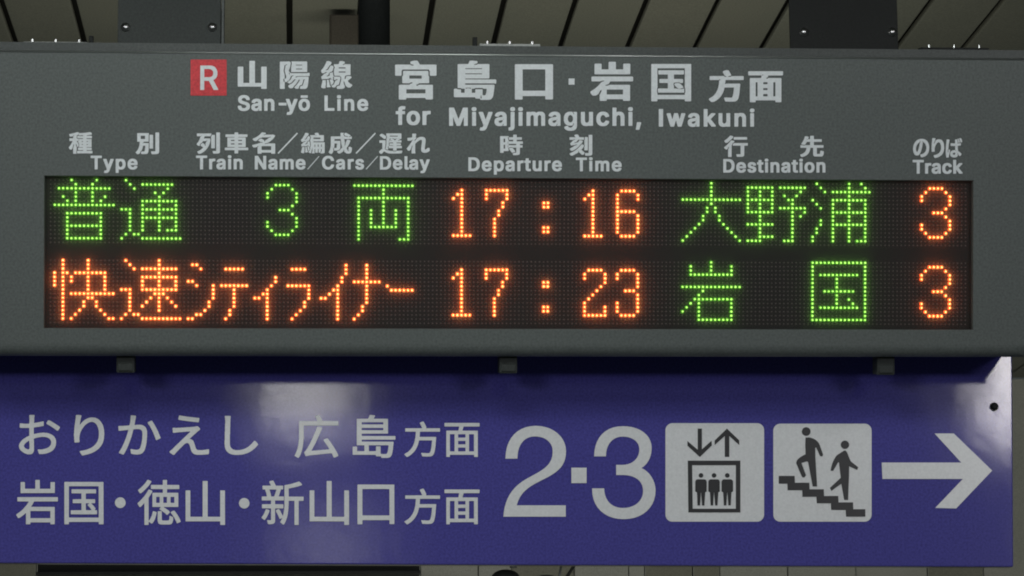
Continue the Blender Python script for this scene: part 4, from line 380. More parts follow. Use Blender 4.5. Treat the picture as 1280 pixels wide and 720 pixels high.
  'm': [[756,557,769,534,775,514,779,494,779,209,778,200,774,193,769,190,760,189,683,189,671,191,666,197,664,209,663,451,658,477,649,492,634,502,617,508,609,506,594,500,582,489,572,474,565,451,565,209,564,200,560,193,554,190,546,189,466,189,454,191,448,197,447,209,447,463,442,477,435,489,423,501,406,508,397,506,383,500,367,486,358,471,351,449,350,209,349,197,343,191,329,189,251,189,243,190,236,194,233,200,233,209,233,577,233,589,237,595,243,598,251,599,326,600,337,598,349,592,386,605,460,605,477,601,486,597,498,591,520,574,523,574,545,589,557,594,591,605,674,605,700,598,720,589,733,580]],
  'R': [[549,691,569,678,591,655,609,623,620,583,620,526,611,486,599,463,592,451,569,428,540,411,537,409,536,406,629,234,636,220,636,206,634,203,626,201,551,201,543,203,538,209,440,391,431,392,351,392,345,391,343,386,342,206,340,203,331,201,269,201,260,203,258,206,257,214,258,709,260,711,269,713,471,713,509,707,537,697],[519,603,497,624,482,631,463,638,437,641,345,640,343,634,343,471,345,469,351,468,451,468,469,471,486,476,502,486,520,505,531,534,531,569,525,591]],
 },
}


def loops_of(weight, ch):
    out = []
    for v in GLYPHS[weight][ch]:
        out.append([(v[i] * 1.7 / 1200, v[i + 1] * 1.7 / 1200) for i in range(0, len(v), 2)])
    return out


def bbox(loops):
    xs = [p[0] for L in loops for p in L]; ys = [p[1] for L in loops for p in L]
    return min(xs), max(xs), min(ys), max(ys)


class Face:
    """a flat sign face: photograph pixel -> point in the sign's own coordinates"""
    def __init__(self, root_matrix, y):
        self.m = root_matrix; self.inv = root_matrix.inverted(); self.y = y
        self.n = root_matrix.to_3x3() @ Vector((0, 1, 0))

    def at(self, u, v, out=0.0):
        p0 = self.m @ Vector((0, self.y, 0))
        p = self.inv @ hit(u, v, p0, self.n)
        return Vector((p.x, self.y - out, p.z))


def fit(loops, box, face, lift):
    """place loops so that their bounding box fills box = (u0, u1, v0, v1) of the photograph"""
    x0, x1, y0, y1 = bbox(loops)
    u0, u1, v0, v1 = box
    a = face.at(u0, v1); b = face.at(u1, v1); c = face.at(u0, v0)
    ex, ez = b - a, c - a

    def to3d(x, y, z, lift=lift):
        s, t = (x - x0) / (x1 - x0), (y - y0) / (y1 - y0)
        p = a + ex * s + ez * t
        return Vector((p.x, face.y - lift - z, p.z))
    return loops, to3d


def lettering(parent, face, weight, items, mat, label, lift=0.0012):
    """one part per character"""
    for c, b in items:
        o = poly_mesh('lettering', [fit(loops_of(weight, c), b, face, lift)], mat, parent)
        o['label'] = label + ', character ' + c


def latin(parent, face, words, mat, lift=0.0012):
    """words: (text, u0, u1, v_cap, v_base) in photograph pixels; letter spacing is set to fit"""
    for text, u0, u1, vc, vb in words:
        polys = []
        sc = (vb - vc) / (0.700 + 2 * 0.043 / 1.35)         # pixels per em: cap height plus the boldening
        gl = [loops_of('latin', c) for c in text]
        bb = [bbox(g) for g in gl]
        pen = [0.0]
        for c in text[:-1]:
            pen.append(pen[-1] + ADV[c])
        x_first, x_last = bb[0][0], pen[-1] + bb[-1][1]
        extra = ((u1 - u0) / sc - (x_last - x_first)) / max(1, len(text) - 1)
        for i, g in enumerate(gl):
            off = pen[i] + extra * i - x_first
            b = bb[i]
            ref = 0.300 - 0.043 / 1.35          # bottom of a flat letter in the packed coordinates
            box = (u0 + (off + b[0]) * sc, u0 + (off + b[1]) * sc, vb - (b[3] - ref) * sc, vb - (b[2] - ref) * sc)
            polys.append(fit(g, box, face, lift))
        o = poly_mesh('lettering', polys, mat, parent)
        o['label'] = 'white word ' + text


def px_poly(parent, name, face, shapes, mat, lift, origin=(0, 0), k=1.0, label=None):
    """shapes: list of lists of loops, in zoomed pixels: photograph pixel = origin + p / k"""
    polys = []
    for loops in shapes:
        def to3d(x, y, z):
            p = face.at(origin[0] + x / k, origin[1] + (-y) / k)
            return Vector((p.x, face.y - lift - z, p.z))
        polys.append(([[(x, -y) for x, y in L] for L in loops], to3d))
    o = poly_mesh(name, polys, mat, parent)
    if label:
        o['label'] = label
    return o


def bez(cmds, n=10):
    """'M/L/C' command list -> points"""
    pts = []
    for c in cmds:
        if len(c) == 2:
            pts.append(c)
        else:
            p0 = pts[-1]
            p1, p2, p3 = (c[0], c[1]), (c[2], c[3]), (c[4], c[5])
            for i in range(1, n + 1):
                t = i / n; s = 1 - t
                pts.append((s**3*p0[0] + 3*s*s*t*p1[0] + 3*s*t*t*p2[0] + t**3*p3[0],
                            s**3*p0[1] + 3*s*s*t*p1[1] + 3*s*t*t*p2[1] + t**3*p3[1]))
    return pts


def disc(cx, cy, r, n=28):
    return [(cx + r * math.cos(2 * math.pi * i / n), cy + r * math.sin(2 * math.pi * i / n)) for i in range(n)]


def rrect(x0, x1, y0, y1, r, n=7):
    pts = []
    for cx, cy, a0 in ((x1 - r, y0 + r, -90), (x1 - r, y1 - r, 0), (x0 + r, y1 - r, 90), (x0 + r, y0 + r, 180)):
        for i in range(n + 1):
            a = R(a0 + 90 * i / n)
            pts.append((cx + r * math.cos(a), cy + r * math.sin(a)))
    return pts


# ------------------------------------------------------------------ the canopy: ceiling and far wall
CEIL_Z = CAM_Z + 2.08
UP = Vector((0, 0, 1))


def ceil_at(u, v):
    return hit(u, v, (0, 0, CEIL_Z), UP)


pa, pb = ceil_at(362, 57), ceil_at(1207, 57)
PITCH_X = (pb.x - pa.x) / 10.0
WALL_Y = 13.4
bm = bmesh.new()
gap = 0.0150
for i in range(-16, 26):
    x0 = pa.x + i * PITCH_X + gap / 2
    x1 = x0 + PITCH_X - gap
    dz = random.uniform(0, 0.003)
    bx(bm, x0, x1, 3.2, WALL_Y, CEIL_Z + dz, CEIL_Z + 0.018, 0.004)
bx(bm, pa.x - 17 * PITCH_X, pa.x + 27 * PITCH_X, 3.2, WALL_Y, CEIL_Z + 0.030, CEIL_Z + 0.05, 0, 1)
tag(bm_obj('ceiling', bm, (M_CEIL, M_GAP)), kind='structure')

WN = Vector((0, -1, 0))


def wall_at(u, v, y=WALL_Y):
    return hit(u, v, (0, y, 0), WN)


bm = bmesh.new()
edges = [-300, -60, 45, 150, 300, 410, 526, 598, 640, 718, 786, 806, 866, 900, 985, 1070, 1160, 1230, 1330, 1500]
for i, (a, b) in enumerate(zip(edges[:-1], edges[1:])):
    xa, xb = wall_at(a, 712).x, wall_at(b, 712).x
    mi = 1 if i in (1, 8, 12, 16) else 0
    if i in (11,):
        mi = 1
    bx(bm, xa + 0.002, xb - 0.002, WALL_Y + random.uniform(0, .02), WALL_Y + 0.08, 0.0, CEIL_Z - 0.004, 0.003, mi)
tag(bm_obj('partition_wall', bm, (M_WALL, M_WALL2)), 'beige panelled partition wall seen far below the blue direction sign', 'wall')

# the dark beam, the dark fitting and the thin brace seen under the blue sign
y = 12.4
x0, x1 = wall_at(45, 712, y).x, wall_at(525.5, 712, y).x
zt, zb = wall_at(300, 690, y).z, wall_at(300, 717.5, y).z
root = empty('steel_beam', ((x0 + x1) / 2, y, zb))
tag(root, 'long black steel beam peeping out below the left half of the blue sign', 'beam')
h = (x1 - x0) / 2
bm = bmesh.new(); bx(bm, -h, h, 0, 0.16, 0, 0.012, 0.002); bm_obj('bottom_flange', bm, M_DARK, root)
bm = bmesh.new(); bx(bm, -h, h, 0.072, 0.088, 0.0125, zt - zb, 0.002); bm_obj('web', bm, M_DARK, root)
bm = bmesh.new(); bx(bm, -h, h, 0.005, 0.155, zt - zb + 0.0005, zt - zb + 0.012, 0.002); bm_obj('top_flange', bm, M_DARK, root)
bm = bmesh.new()
for sx in (-h * .8, h * .8):
    bx(bm, sx - 0.02, sx + 0.02, 0.06, 0.1, zt - zb + 0.0125, CEIL_Z - zb - 0.001, 0.002)
bm_obj('hanger', bm, M_DARK, root)

y = 11.6
c = wall_at(632, 723, y)
root = empty('round_fitting', (c.x, y, c.z))
tag(root, 'small dark rounded fitting just below the middle of the blue sign', 'fitting')
bm = bmesh.new()
bmesh.ops.create_uvsphere(bm, u_segments=24, v_segments=12, radius=0.055, matrix=Matrix.Diagonal((1, 1, .62, 1)))
bm_obj('cover', bm, M_DARK, root, True)
bm = bmesh.new(); cyl(bm, (0.03, 0, 0.04), (0.03, 0, CEIL_Z - c.z - 0.001), 0.014); bm_obj('stem', bm, M_TRIM, root)

a, b = wall_at(722, 700, 12.0), wall_at(703, 730, 12.0)
bm = bmesh.new(); cyl(bm, a + (a - b) * 2.0, b, 0.0065)
tag(bm_obj('brace_rod', bm, M_DARK), 'thin dark slanting rod crossing the beige wall below the sign', 'rod')

y = 11.2
a, b = wall_at(672, 718.5, y), wall_at(694, 718.5, y)
bm = bmesh.new()
bmesh.ops.create_uvsphere(bm, u_segments=20, v_segments=10, radius=0.5,
                          matrix=Matrix.Translation(((a.x + b.x) / 2, y, a.z - .02)) @ Matrix.Diagonal((0.095, 0.07, 0.04, 1)))
cyl(bm, ((a.x + b.x) / 2 + .045, y, a.z - .02), ((a.x + b.x) / 2 + .055, y, a.z + .033), 0.0045)
tag(bm_obj('dome_fitting', bm, M_TRIM, None, True), 'small dark dome fitting with a thin stalk beside the slanting rod', 'fitting')

# small box under the ceiling beside the pole
y = 7.4
a, b = hit(412, 61, (0, y, 0), WN), hit(449, 17, (0, y, 0), WN)
root = empty('junction_box', ((a.x + b.x) / 2, y, a.z))
tag(root, 'small dull brown box under the ceiling just left of the black pole', 'box')
w, hh = (b.x - a.x) / 2, b.z - a.z
bm = bmesh.new(); bx(bm, -w, w, 0.006, 0.06, 0, hh, 0.004); bm_obj('body', bm, M_BROWN, root)
bm = bmesh.new(); bx(bm, -w + .004, w - .004, 0, 0.0055, 0.004, hh - .004, 0.002); bm_obj('lid', bm, M_BROWN, root)
bm = bmesh.new(); bx(bm, -w * .9, w * .9, 0.061, 0.066, 0.01, CEIL_Z - a.z - .001, 0.001); bm_obj('bracket', bm, M_BROWN, root)

# ------------------------------------------------------------------ departure board
D = 5.56                                   # distance of the board's front face
BOARD = FRAME @ Matrix.Translation((0, D, 0))
board = empty('departure_board', BOARD.translation, (R(PITCH), 0, 0))
tag(board, 'grey overhead departure board with lit green and orange lettering on a black display', 'departure board')
FB = Face(BOARD, 0.0)


def B(u, v):
    return FB.at(u, v)


P = 0.0075                                 # dot pitch
X0 = (B(61.2, 225).x + B(1209.5, 230).x) / 2 - 223 * P / 2
ZA = B(640, 227.6).z
PZ = (B(640, 227.6).z - B(640, 405.2).z) / (15 + 4.28 + 15 - 0.0)
ZB = B(640, 327.6).z

XL, XR = B(-60, 250).x, B(1286, 250).x
ZT, ZM, ZBOT = B(640, 57.5).z, B(640, 68.5).z, B(640, 446).z
wx0, wx1 = B(55.2, 315).x, B(1216.3, 315).x
wz1, wz0 = B(640, 223.0).z, B(640, 411.2).z

# front plate: one sheet round the display window, its outer edges rolled back
def ring_plate(x0, x1, z0, z1, a0, a1, b0, b1, th):
    bm = bmesh.new()
    def four(xa, xb, za, zb, y):
        return [bm.verts.new((x, y, z)) for x, z in ((xa, za), (xb, za), (xb, zb), (xa, zb))]
    of, inf = four(x0, x1, z0, z1, 0), four(a0, a1, b0, b1, 0)
    ob, ib = four(x0, x1, z0, z1, th), four(a0, a1, b0, b1, th)
    for k in range(4):
        j = (k + 1) % 4
        bm.faces.new((of[k], of[j], inf[j], inf[k])); bm.faces.new((ob[j], ob[k], ib[k], ib[j]))
        bm.faces.new((of[j], of[k], ob[k], ob[j])); bm.faces.new((inf[k], inf[j], ib[j], ib[k]))
    bm.normal_update()
    low = [e for e in bm.edges if all(abs(v.co.z - z0) < 1e-6 and v.co.y == 0 for v in e.verts)]
    bmesh.ops.bevel(bm, geom=low, offset=0.0225, segments=8, affect='EDGES', profile=0.5)
    top = [e for e in bm.edges if all(abs(v.co.z - z1) < 1e-6 and v.co.y == 0 for v in e.verts)]
    pass
    inn = [e for e in bm.edges if all(v in inf for v in e.verts)]
    bmesh.ops.bevel(bm, geom=inn, offset=0.0012, segments=1, affect='EDGES')
    return bm


bm_obj('front_plate', ring_plate(XL, XR, ZBOT, ZM, wx0, wx1, wz0, wz1, 0.024), M_GREY, board)

bm = bmesh.new()
bx(bm, XL + 0.001, XR - 0.001, 0.0245, 0.262, ZBOT + 0.004, ZT - 0.002, 0.003)
bm_obj('housing', bm, M_GREY, board)
bm = bmesh.new()
bx(bm, XL, XR, 0.0006, 0.0242, ZM + 0.0002, ZT, 0.0)
bm_obj('top_trim', bm, M_TRIM, board)

bm = bmesh.new(); cyl(bm, (XL + .001, 0.0008, ZM - .0008), (XR - .001, 0.0008, ZM - .0008), 0.0024, None, 16)
bm_obj('glint_bead', bm, M_BEAD, board, True)  # bead added to carry the highlight along the plate's top edge

for u, v in ((155.5, 452.8), (637, 453.8), (1112, 455.8)):
    c = B(u, v)
    y0 = 0.034
    bm = bmesh.new()
    bx(bm, c.x - 0.0165, c.x + 0.0165, y0, y0 + 0.05, c.z - 0.020, ZBOT + 0.0035, 0.003)
    bx(bm, c.x - 0.013, c.x + 0.013, y0 - 0.003, y0 + 0.0005, c.z - 0.016, c.z - 0.004, 0.001)
    bm_obj('latch', bm, M_PLATE, board)

for u0, u1, v, hook, kind in ((29, 108, 52.8, 113, 1), (600, 676, 55.3, 594.5, 1), (1153, 1238, 60.0, None, 0)):
    a, b = B(u0, v), B(u1, v)
    yy = 0.012
    bm = bmesh.new()
    bx(bm, a.x, b.x, yy, yy + 0.03, ZT + 0.0003, a.z + 0.0022, 0.0008)
    if hook:
        hx = B(hook, v).x
        edge = a.x if hx < a.x else b.x
        bx(bm, min(hx, edge), max(hx, edge), yy + .008, yy + 0.02, ZT + 0.0003, a.z - .001, 0)
    hg = bm_obj('hinge', bm, M_LIP if kind else M_DARK, board)
    if hook:
        bm = bmesh.new()
        bx(bm, hx - 0.0040, hx + 0.0040, yy + .002, yy + 0.02, ZT + 0.0003, a.z + 0.014, 0.0012)
        bm_obj('hook', bm, M_DARK, hg)
    for q in (0.13, 0.5, 0.87):
        xx = a.x + (b.x - a.x) * q
        bm = bmesh.new()
        cyl(bm, (xx, yy + 0.008, a.z + 0.0021), (xx, yy + 0.008, a.z + 0.0075), 0.0028, 0.0022, 10)
        bm_obj('bolt', bm, M_STEEL, hg)

# ---- display: two rows of 224 x 16 light-emitting diodes behind the window
FL = Face(BOARD, 0.0135)
LX0 = (FL.at(61.2, 225).x + FL.at(1209.3, 230).x) / 2 - 223 * P / 2
bm = bmesh.new()
bx(bm, wx0 - 0.004, wx1 + 0.004, 0.0152, 0.0160, wz0 - .004, wz1 + .004)
bm_obj('display_backing', bm, M_MASK, board)

SEVENTEEN = {'one': ['2:2', '3:1-2', '4:0,2', '5-12:2', '13:0-4'],
             'seven': ['2:0-5', '3-4:0,5', '5-6:4', '7-8:3', '9:2', '10-13:2'],
             'colon': ['5-6:0-1', '11-12:0-1'],
             'three': ['1:2-5', '2:1,6', '3-4:0,7', '5:7', '6:6', '7:3-5', '8:6', '9:7', '10-11:0,7', '12:1,6', '13:2-5']}
LINES = [
 (227.9, 'upper', [
  ('普', 'g', 0, ['0:5,11', '1:6,10', '2:2-14', '3:6,10', '4:3,6,10,13', '5:4,6,10,12', '6:1-15', '8:4-12', '9-10:4,12', '11:4-12', '12-13:4,12', '14:4-12']),
  ('通', 'g', 0, ['0:18', '1:19,22-29', '2:20,28', '3:25,27', '4:26', '5:22-30', '6:22,26,30', '7:17-19,22-30', '8:19,22,26,30', '9:19,22-30', '10-11:19,22,26,30', '12:19,22,26,28-30', '13:18,20-21', '14:17,22-31']),
  ('3', 'g', 52, SEVENTEEN['three']),
  ('両', 'g', 0, ['1:73-87', '2-3:80', '4:74-86', '5-6:74,80,86', '7-10:74,77,80,83,86', '11:74,77-83,86', '12-13:74,86', '14:74,84-86']),
  ('1', 'o', 97, SEVENTEEN['one']), ('7', 'o', 105, SEVENTEEN['seven']), (':', 'o', 119, SEVENTEEN['colon']),
  ('1', 'o', 129, SEVENTEEN['one']),
  ('6', 'o', 137, ['2:1-4', '3-4:0,5', '5-6:0', '7:0-4', '8-12:0,5', '13:1-4']),
  ('大', 'g', 0, ['0-3:160', '4:153-167', '5:160', '6-7:159,161', '8-9:158,162', '10:157,163', '11:156,164', '12:155,165', '13:154,166', '14:153,167']),
  ('野', 'g', 0, ['1:169-175,177-183', '2:169,172,175,182', '3:169,172,175,178,181', '4:169-175,179-180', '5:169,172,175,180', '6:169,172,175,177-183', '7:169-175,180,183', '8:172,180,182', '9:172,180', '10:169-175,180', '11-12:172,180', '13:172-175,180', '14:169-172,178-180']),
  ('浦', 'g', 0, ['0:186,194,197', '1:187,194,198', '2:188,190-199', '3:194', '4:185,190-198', '5:186,190,194,198', '6:187,190,194,198', '7:190-198', '8:190,194,198', '9:187,190,194,198', '10:187,190-198', '11-12:186,190,194,198', '13:185,190,194,198', '14:185,190,194,196-198']),
  ('3', 'o', 212, SEVENTEEN['three'])]),
 (327.2, 'lower', [
  ('快', 'o', 0, ['0-2:3,9', '3:1,3-4,6-13', '4-5:1,3,5,9,13', '6:1,3,9,13', '7:3,9,13', '8:3,5-15', '9:3,9-10', '10-11:3,8,11', '12:3,7,12', '13:3,6,13', '14:3,5,14-15']),
  ('速', 'o', 0, ['0:18,26', '1:19,26', '2:20,22-30', '3:26', '4:22-30', '5-6:22,26,30', '7:17-19,22-30', '8:19,25-27', '9:19,24,26,28', '10:19,23,26,29', '11:19,22,26,30', '12:19,26', '13:18,20-21', '14:17,22-31']),
  ('シ', 'o', 0, ['1:34-35', '2:36', '5:33-34', '6:35,39', '7-9:39', '10-11:38', '12:37', '13:35-36', '14:33-34']),
  ('テ', 'o', 0, ['2:42-46', '6:41-47', '7-11:44', '12-13:43', '14:42']),
  ('ィ', 'o', 0, ['4-5:54', '6:53', '7:52', '8:51-52', '9:49-50,52', '10-14:52']),
  ('ラ', 'o', 0, ['2:58-61', '6:57-62', '7-9:62', '10-11:61', '12:60', '13:59', '14:58']),
  ('イ', 'o', 0, ['1-3:71', '4-5:70', '6:69', '7:68-69', '8:67,69', '9:65-66,69', '10-14:69']),
  ('ナ', 'o', 0, ['1-4:76', '5:73-79', '6-10:76', '11-12:75', '13:74', '14:73']),
  ('ー', 'o', 0, ['6:81', '7:82-87']),
  ('1', 'o', 97, SEVENTEEN['one']), ('7', 'o', 105, SEVENTEEN['seven']), (':', 'o', 119, SEVENTEEN['colon']),
  ('2', 'o', 129, ['2:1-4', '3-4:0,5', '5:5', '6:4', '7:3', '8:2', '9:1', '10:0', '11-12:0,5', '13:0-5']),
  ('3', 'o', 137, ['2:1-4', '3-4:0,5', '5-6:5', '7:2-4', '8-9:5', '10-12:0,5', '13:1-4']),
  ('岩', 'g', 0, ['0:160', '1:155,160,165', '2:155,160,165', '3:155-165', '6:153-167', '7:158', '8:157', '9:156-165', '10:155,157,165', '11:154,157,165', '12:153,157,165', '13:157,165', '14:157-165']),
  ('国', 'g', 0, ['0:185-198', '1-2:185,198', '3:185,187-196,198', '4-6:185,191,198', '7:185,188-195,198', '8:185,191,198', '9:185,191,194,198', '10:185,191,195,198', '11:185,187-196,198', '12-13:185,198', '14:185-198']),
  ('3', 'o', 212, SEVENTEEN['three'])])]


def cells(spec, off):
    out = []
    for s in spec:
        rr, cc = s.split(':')
        r = [int(q) for q in rr.split('-')]
        for row in range(r[0], r[-1] + 1):
            for part in cc.split(','):
                q = [int(k) for k in part.split('-')]
                out += [(row, off + col) for col in range(q[0], q[-1] + 1)]
    return out


LEDY = 0.0140
for v0, which, chars in LINES:
    z0 = FL.at(640, v0).z
    lit = set()
    for ch, c, off, spec in chars:
        lit |= set(cells(spec, off))
    bm = bmesh.new()
    bx(bm, LX0 - P * .9, LX0 + 223 * P + P * .9, LEDY, 0.0150, z0 - 15.75 * P, z0 + .75 * P)
    for row in range(16):
        for col in range(224):
            if (row, col) not in lit:
                dome(bm, (LX0 + col * P, LEDY - .0002, z0 - row * P), P * random.uniform(.19, .22), 0.0012, 6, 1, 1)
    panel = bm_obj('led_panel', bm, (M_MASK, M_LENS), board)
    panel['label'] = which + ' line of the dot matrix display'
    for ch, c, off, spec in chars:
        bm = bmesh.new()
        for row, col in cells(spec, off):
            cx, cz = LX0 + col * P, z0 - row * P
            dome(bm, (cx, LEDY - .0003, cz), P * .48, 0.0042, 12, 3, 0)
            dome(bm, (cx, LEDY - .0040, cz), P * random.uniform(.215, .25), 0.0016, 10, 2, 1)
        o = bm_obj('led_character', bm, (G_RIM, G_CORE) if c == 'g' else (O_RIM, O_CORE), panel)
        o['label'] = ('green' if c == 'g' else 'orange') + ' lit character ' + ch + ' on the ' + which + ' line'

zA = FL.at(640, 227.9).z - 15.75 * P
zB = FL.at(640, 327.2).z + .75 * P
bm = bmesh.new(); bx(bm, LX0 - P * .9, LX0 + 223 * P + P * .9, LEDY, 0.0150, zB + .0001, zA - .0001)
bm_obj('divider_strip', bm, M_MASK, board)
bm = bmesh.new()
vs = [bm.verts.new((x, 0.0052, z)) for x, z in ((wx0 + .0004, wz0 + .0004), (wx1 - .0004, wz0 + .0004), (wx1 - .0004, wz1 - .0004), (wx0 + .0004, wz1 - .0004))]
bm.faces.new(vs)
bm_obj('halo_pane', bm, M_HALO_PANE, board)  # pane added only for the soft glow round the dots

# ---- lettering on the grey plate
H, Cc = 'heavy', 'bold'
lettering(board, FB, H, [('山', (297.2, 333.4, 76.1, 111.2)), ('陽', (349.8, 387, 76.9, 111.2)), ('線', (401.4, 440.2, 76.4, 111.2))],
          M_WHITE, 'heading with the line name')
latin(board, FB, [('San-yō', 297.2, 387.5, 119.0, 138.6), ('Line', 405.5, 460.2, 119.3, 138.6)], M_WHITE)
lettering(board, FB, H, [('宮', (493.8, 545.6, 75.8, 124.6)), ('島', (567.3, 620.2, 75.8, 125)), ('口', (643.5, 691.2, 80.3, 124.6)),
                         ('岩', (737.9, 791.3, 77.3, 126.2)), ('国', (813.9, 863.8, 80, 126.7)),
                         ('方', (886, 929.4, 87.8, 127.5)), ('面', (935.1, 978.6, 89.1, 127.9))], M_WHITE, 'large heading with the destinations')
px_poly(board, 'lettering', FB, [[[(710.7, 98.2), (718.1, 98.2), (718.1, 105.9), (710.7, 105.9)]]], M_WHITE, .0012, label='small white square dot between 口 and 岩')
latin(board, FB, [('for', 494.6, 538.3, 133.4, 156.3), ('Miyajimaguchi,', 561.3, 801.2, 134.4, 157.4), ('Iwakuni', 823.4, 942.9, 136.2, 158.4)], M_WHITE)
lettering(board, FB, Cc, [('種', (86.2, 115.6, 165.3, 192.3)), ('別', (169.6, 199, 165.6, 192.8))], M_WHITE, 'white column heading')
latin(board, FB, [('Type', 113.4, 171.9, 194.5, 211.8)], M_WHITE)
lettering(board, FB, Cc, [('列', (245.9, 275, 165.6, 192.3)), ('車', (281, 310.3, 165.6, 191.9)), ('名', (315.3, 344, 165.6, 192.3)),
                          ('編', (376.3, 405.9, 166, 191.9)), ('成', (410.9, 440, 166, 192.3)),
                          ('遅', (473.8, 502.8, 166.8, 192.3)), ('れ', (508.4, 537.1, 167.1, 191.9))], M_WHITE, 'white column heading')
lettering(board, FB, 'thin', [('／', (347.2, 372.1, 166, 192.3)), ('／', (444.7, 469.6, 166, 192.3)),
                              ('／', (384.3, 399.1, 195.1, 211.9)), ('／', (457.3, 472.3, 195.1, 211.9))], M_WHITE, 'thin white slash between column headings')
latin(board, FB, [('Train', 245, 303.5, 194.4, 211.8), ('Name', 318.5, 381.9, 194.7, 211.9), ('Cars', 402.5, 455, 194.9, 211.9),
                  ('Delay', 474.9, 537.1, 195.2, 212.1)], M_WHITE)
lettering(board, FB, Cc, [('時', (625, 653.5, 168.4, 194.1)), ('刻', (711.8, 740.3, 168.1, 194.7))], M_WHITE, 'white column heading')
latin(board, FB, [('Departure', 585.3, 702.3, 196.6, 214.0), ('Time', 719.7, 776.9, 196.9, 214.2)], M_WHITE)
lettering(board, FB, Cc, [('行', (905, 934.6, 169.6, 196.3)), ('先', (1000, 1029.5, 169.8, 196.3))], M_WHITE, 'white column heading')
latin(board, FB, [('Destination', 903.9, 1031.6, 198.7, 215.8)], M_WHITE)
lettering(board, FB, Cc, [('の', (1141.1, 1161.3, 173.6, 196.6)), ('り', (1164.1, 1180, 172.7, 197.5)), ('ば', (1181.9, 1202.5, 172.7, 197))],
          M_WHITE, 'white column heading')
latin(board, FB, [('Track', 1140.6, 1203, 199.8, 217.2)], M_WHITE)

badge = px_poly(board, 'line_badge', FB, [[[(238.3, 74.5), (283.3, 74.5), (283.3, 119.5), (238.3, 119.5)]]], M_RED, .0006)
badge['label'] = 'red square badge with a white R'
o = poly_mesh('badge_letter', [fit(loops_of('latin', 'R'), (250.3, 272.7, 82, 112.5), FB, .0016)], M_WHITE, badge)

# ------------------------------------------------------------------ blue direction sign below the board
pt = BOARD @ Vector((0, 0.182, ZBOT + 0.0036))
SY = pt.y + 0.004
z_mid = hit(640, 580, (0, SY, 0), WN).z
SIGN = Matrix.Translation((0, SY, z_mid))
sign = empty('direction_sign', SIGN.translation)
tag(sign, 'long blue direction sign with white lettering, pictograms and arrow under the grey board', 'direction sign')
FS = Face(SIGN, 0.0)
ztop = pt.z - z_mid
cs = [Vector((FS.at(-90, 449).x, 0, ztop)), Vector((FS.at(1265.6, 451).x, 0, ztop)), FS.at(1266.8, 708.6), FS.at(-90, 703.4)]
bm = bmesh.new()
fr = [bm.verts.new((p.x, 0, p.z)) for p in cs]
bk = [bm.verts.new((p.x, 0.028, p.z)) for p in cs]
bm.faces.new(fr[::-1]); bm.faces.new(bk)
for k in range(4):
    bm.faces.new((fr[k], fr[(k + 1) % 4], bk[(k + 1) % 4], bk[k]))
bmesh.ops.bevel(bm, geom=list(bm.edges), offset=0.0025, segments=2, affect='EDGES', profile=.5)
bm_obj('sign_panel', bm, M_BLUE, sign)

Md = 'medium'
lettering(sign, FS, Md, [('お', (23.8, 75, 518.8, 568)), ('り', (92.5, 130.5, 518.8, 569.5)), ('か', (148, 200.8, 519.3, 568.3)),
                         ('え', (212, 261.3, 519.5, 568.8)), ('し', (280.8, 322.5, 520, 568.8)), ('広', (368.3, 423, 518.8, 572.5)),
                         ('島', (440.8, 494.3, 518.8, 572.5)), ('方', (505.5, 550, 527, 571.3)), ('面', (555.5, 599.5, 528.8, 571.3))],
          M_SWHITE, 'upper line of white lettering')
lettering(sign, FS, Md, [('岩', (20.5, 72.5, 600, 655.5)), ('国', (80.5, 129.5, 602.5, 655.5)), ('徳', (172, 225.8, 600, 656.3)),
                         ('山', (232, 281.3, 601.3, 656.3)), ('新', (327, 379.5, 600.8, 656.3)), ('山', (387, 436.3, 601.3, 656.3)),
                         ('口', (446.8, 493, 605.8, 655.5)), ('方', (505.5, 550, 610.8, 655.5)), ('面', (555.5, 599.5, 612, 655.5))],
          M_SWHITE, 'lower line of white lettering')
for dot in (disc(150.4, 628.5, 6.7), disc(305.3, 629.2, 6.6)):
    px_poly(sign, 'lettering', FS, [[dot]], M_SWHITE, .0012, label='round white dot between place names')

TWO = bez([(60, 275), (62, 140, 140, 64, 256, 64), (372, 64, 450, 140, 450, 228), (450, 320, 395, 360, 330, 395),
           (240, 442, 160, 470, 132, 575), (448, 575), (448, 648), (47, 648), (55, 540, 95, 460, 200, 402),
           (290, 352, 364, 325, 364, 228), (364, 172, 318, 132, 250, 132), (180, 132, 138, 185, 137, 275)])
THREE = bez([(630, 260), (632, 140, 700, 66, 815, 66), (925, 66, 1000, 125, 1000, 205), (1000, 265, 975, 310, 935, 335),
             (990, 360, 1025, 420, 1025, 480), (1025, 590, 940, 664, 820, 664), (700, 664, 615, 590, 617, 466), (695, 466),
             (695, 545, 745, 592, 815, 592), (890, 592, 945, 548, 945, 482), (945, 415, 890, 380, 815, 380), (772, 380), (772, 315),
             (810, 315), (875, 315, 921, 275, 921, 215), (921, 165, 875, 133, 815, 133), (750, 133, 707, 180, 706, 260)])
for shape, what in ((TWO, 'large white number 2'), ([(484, 333), (582, 333), (582, 432), (484, 432)], 'white square dot between the numbers'), (THREE, 'large white number 3')):
    px_poly(sign, 'lettering', FS, [[shape]], M_SWHITE, .0012, (620, 520), 5.1429, what)
px_poly(sign, 'arrow', FS, [[[(72, 290), (668, 290), (468, 72), (612, 72), (900, 350), (630, 634), (473, 630), (680, 413), (77, 413)]]],
        M_SWHITE, .0012, (1090, 530), 6.0, 'white arrow pointing right')

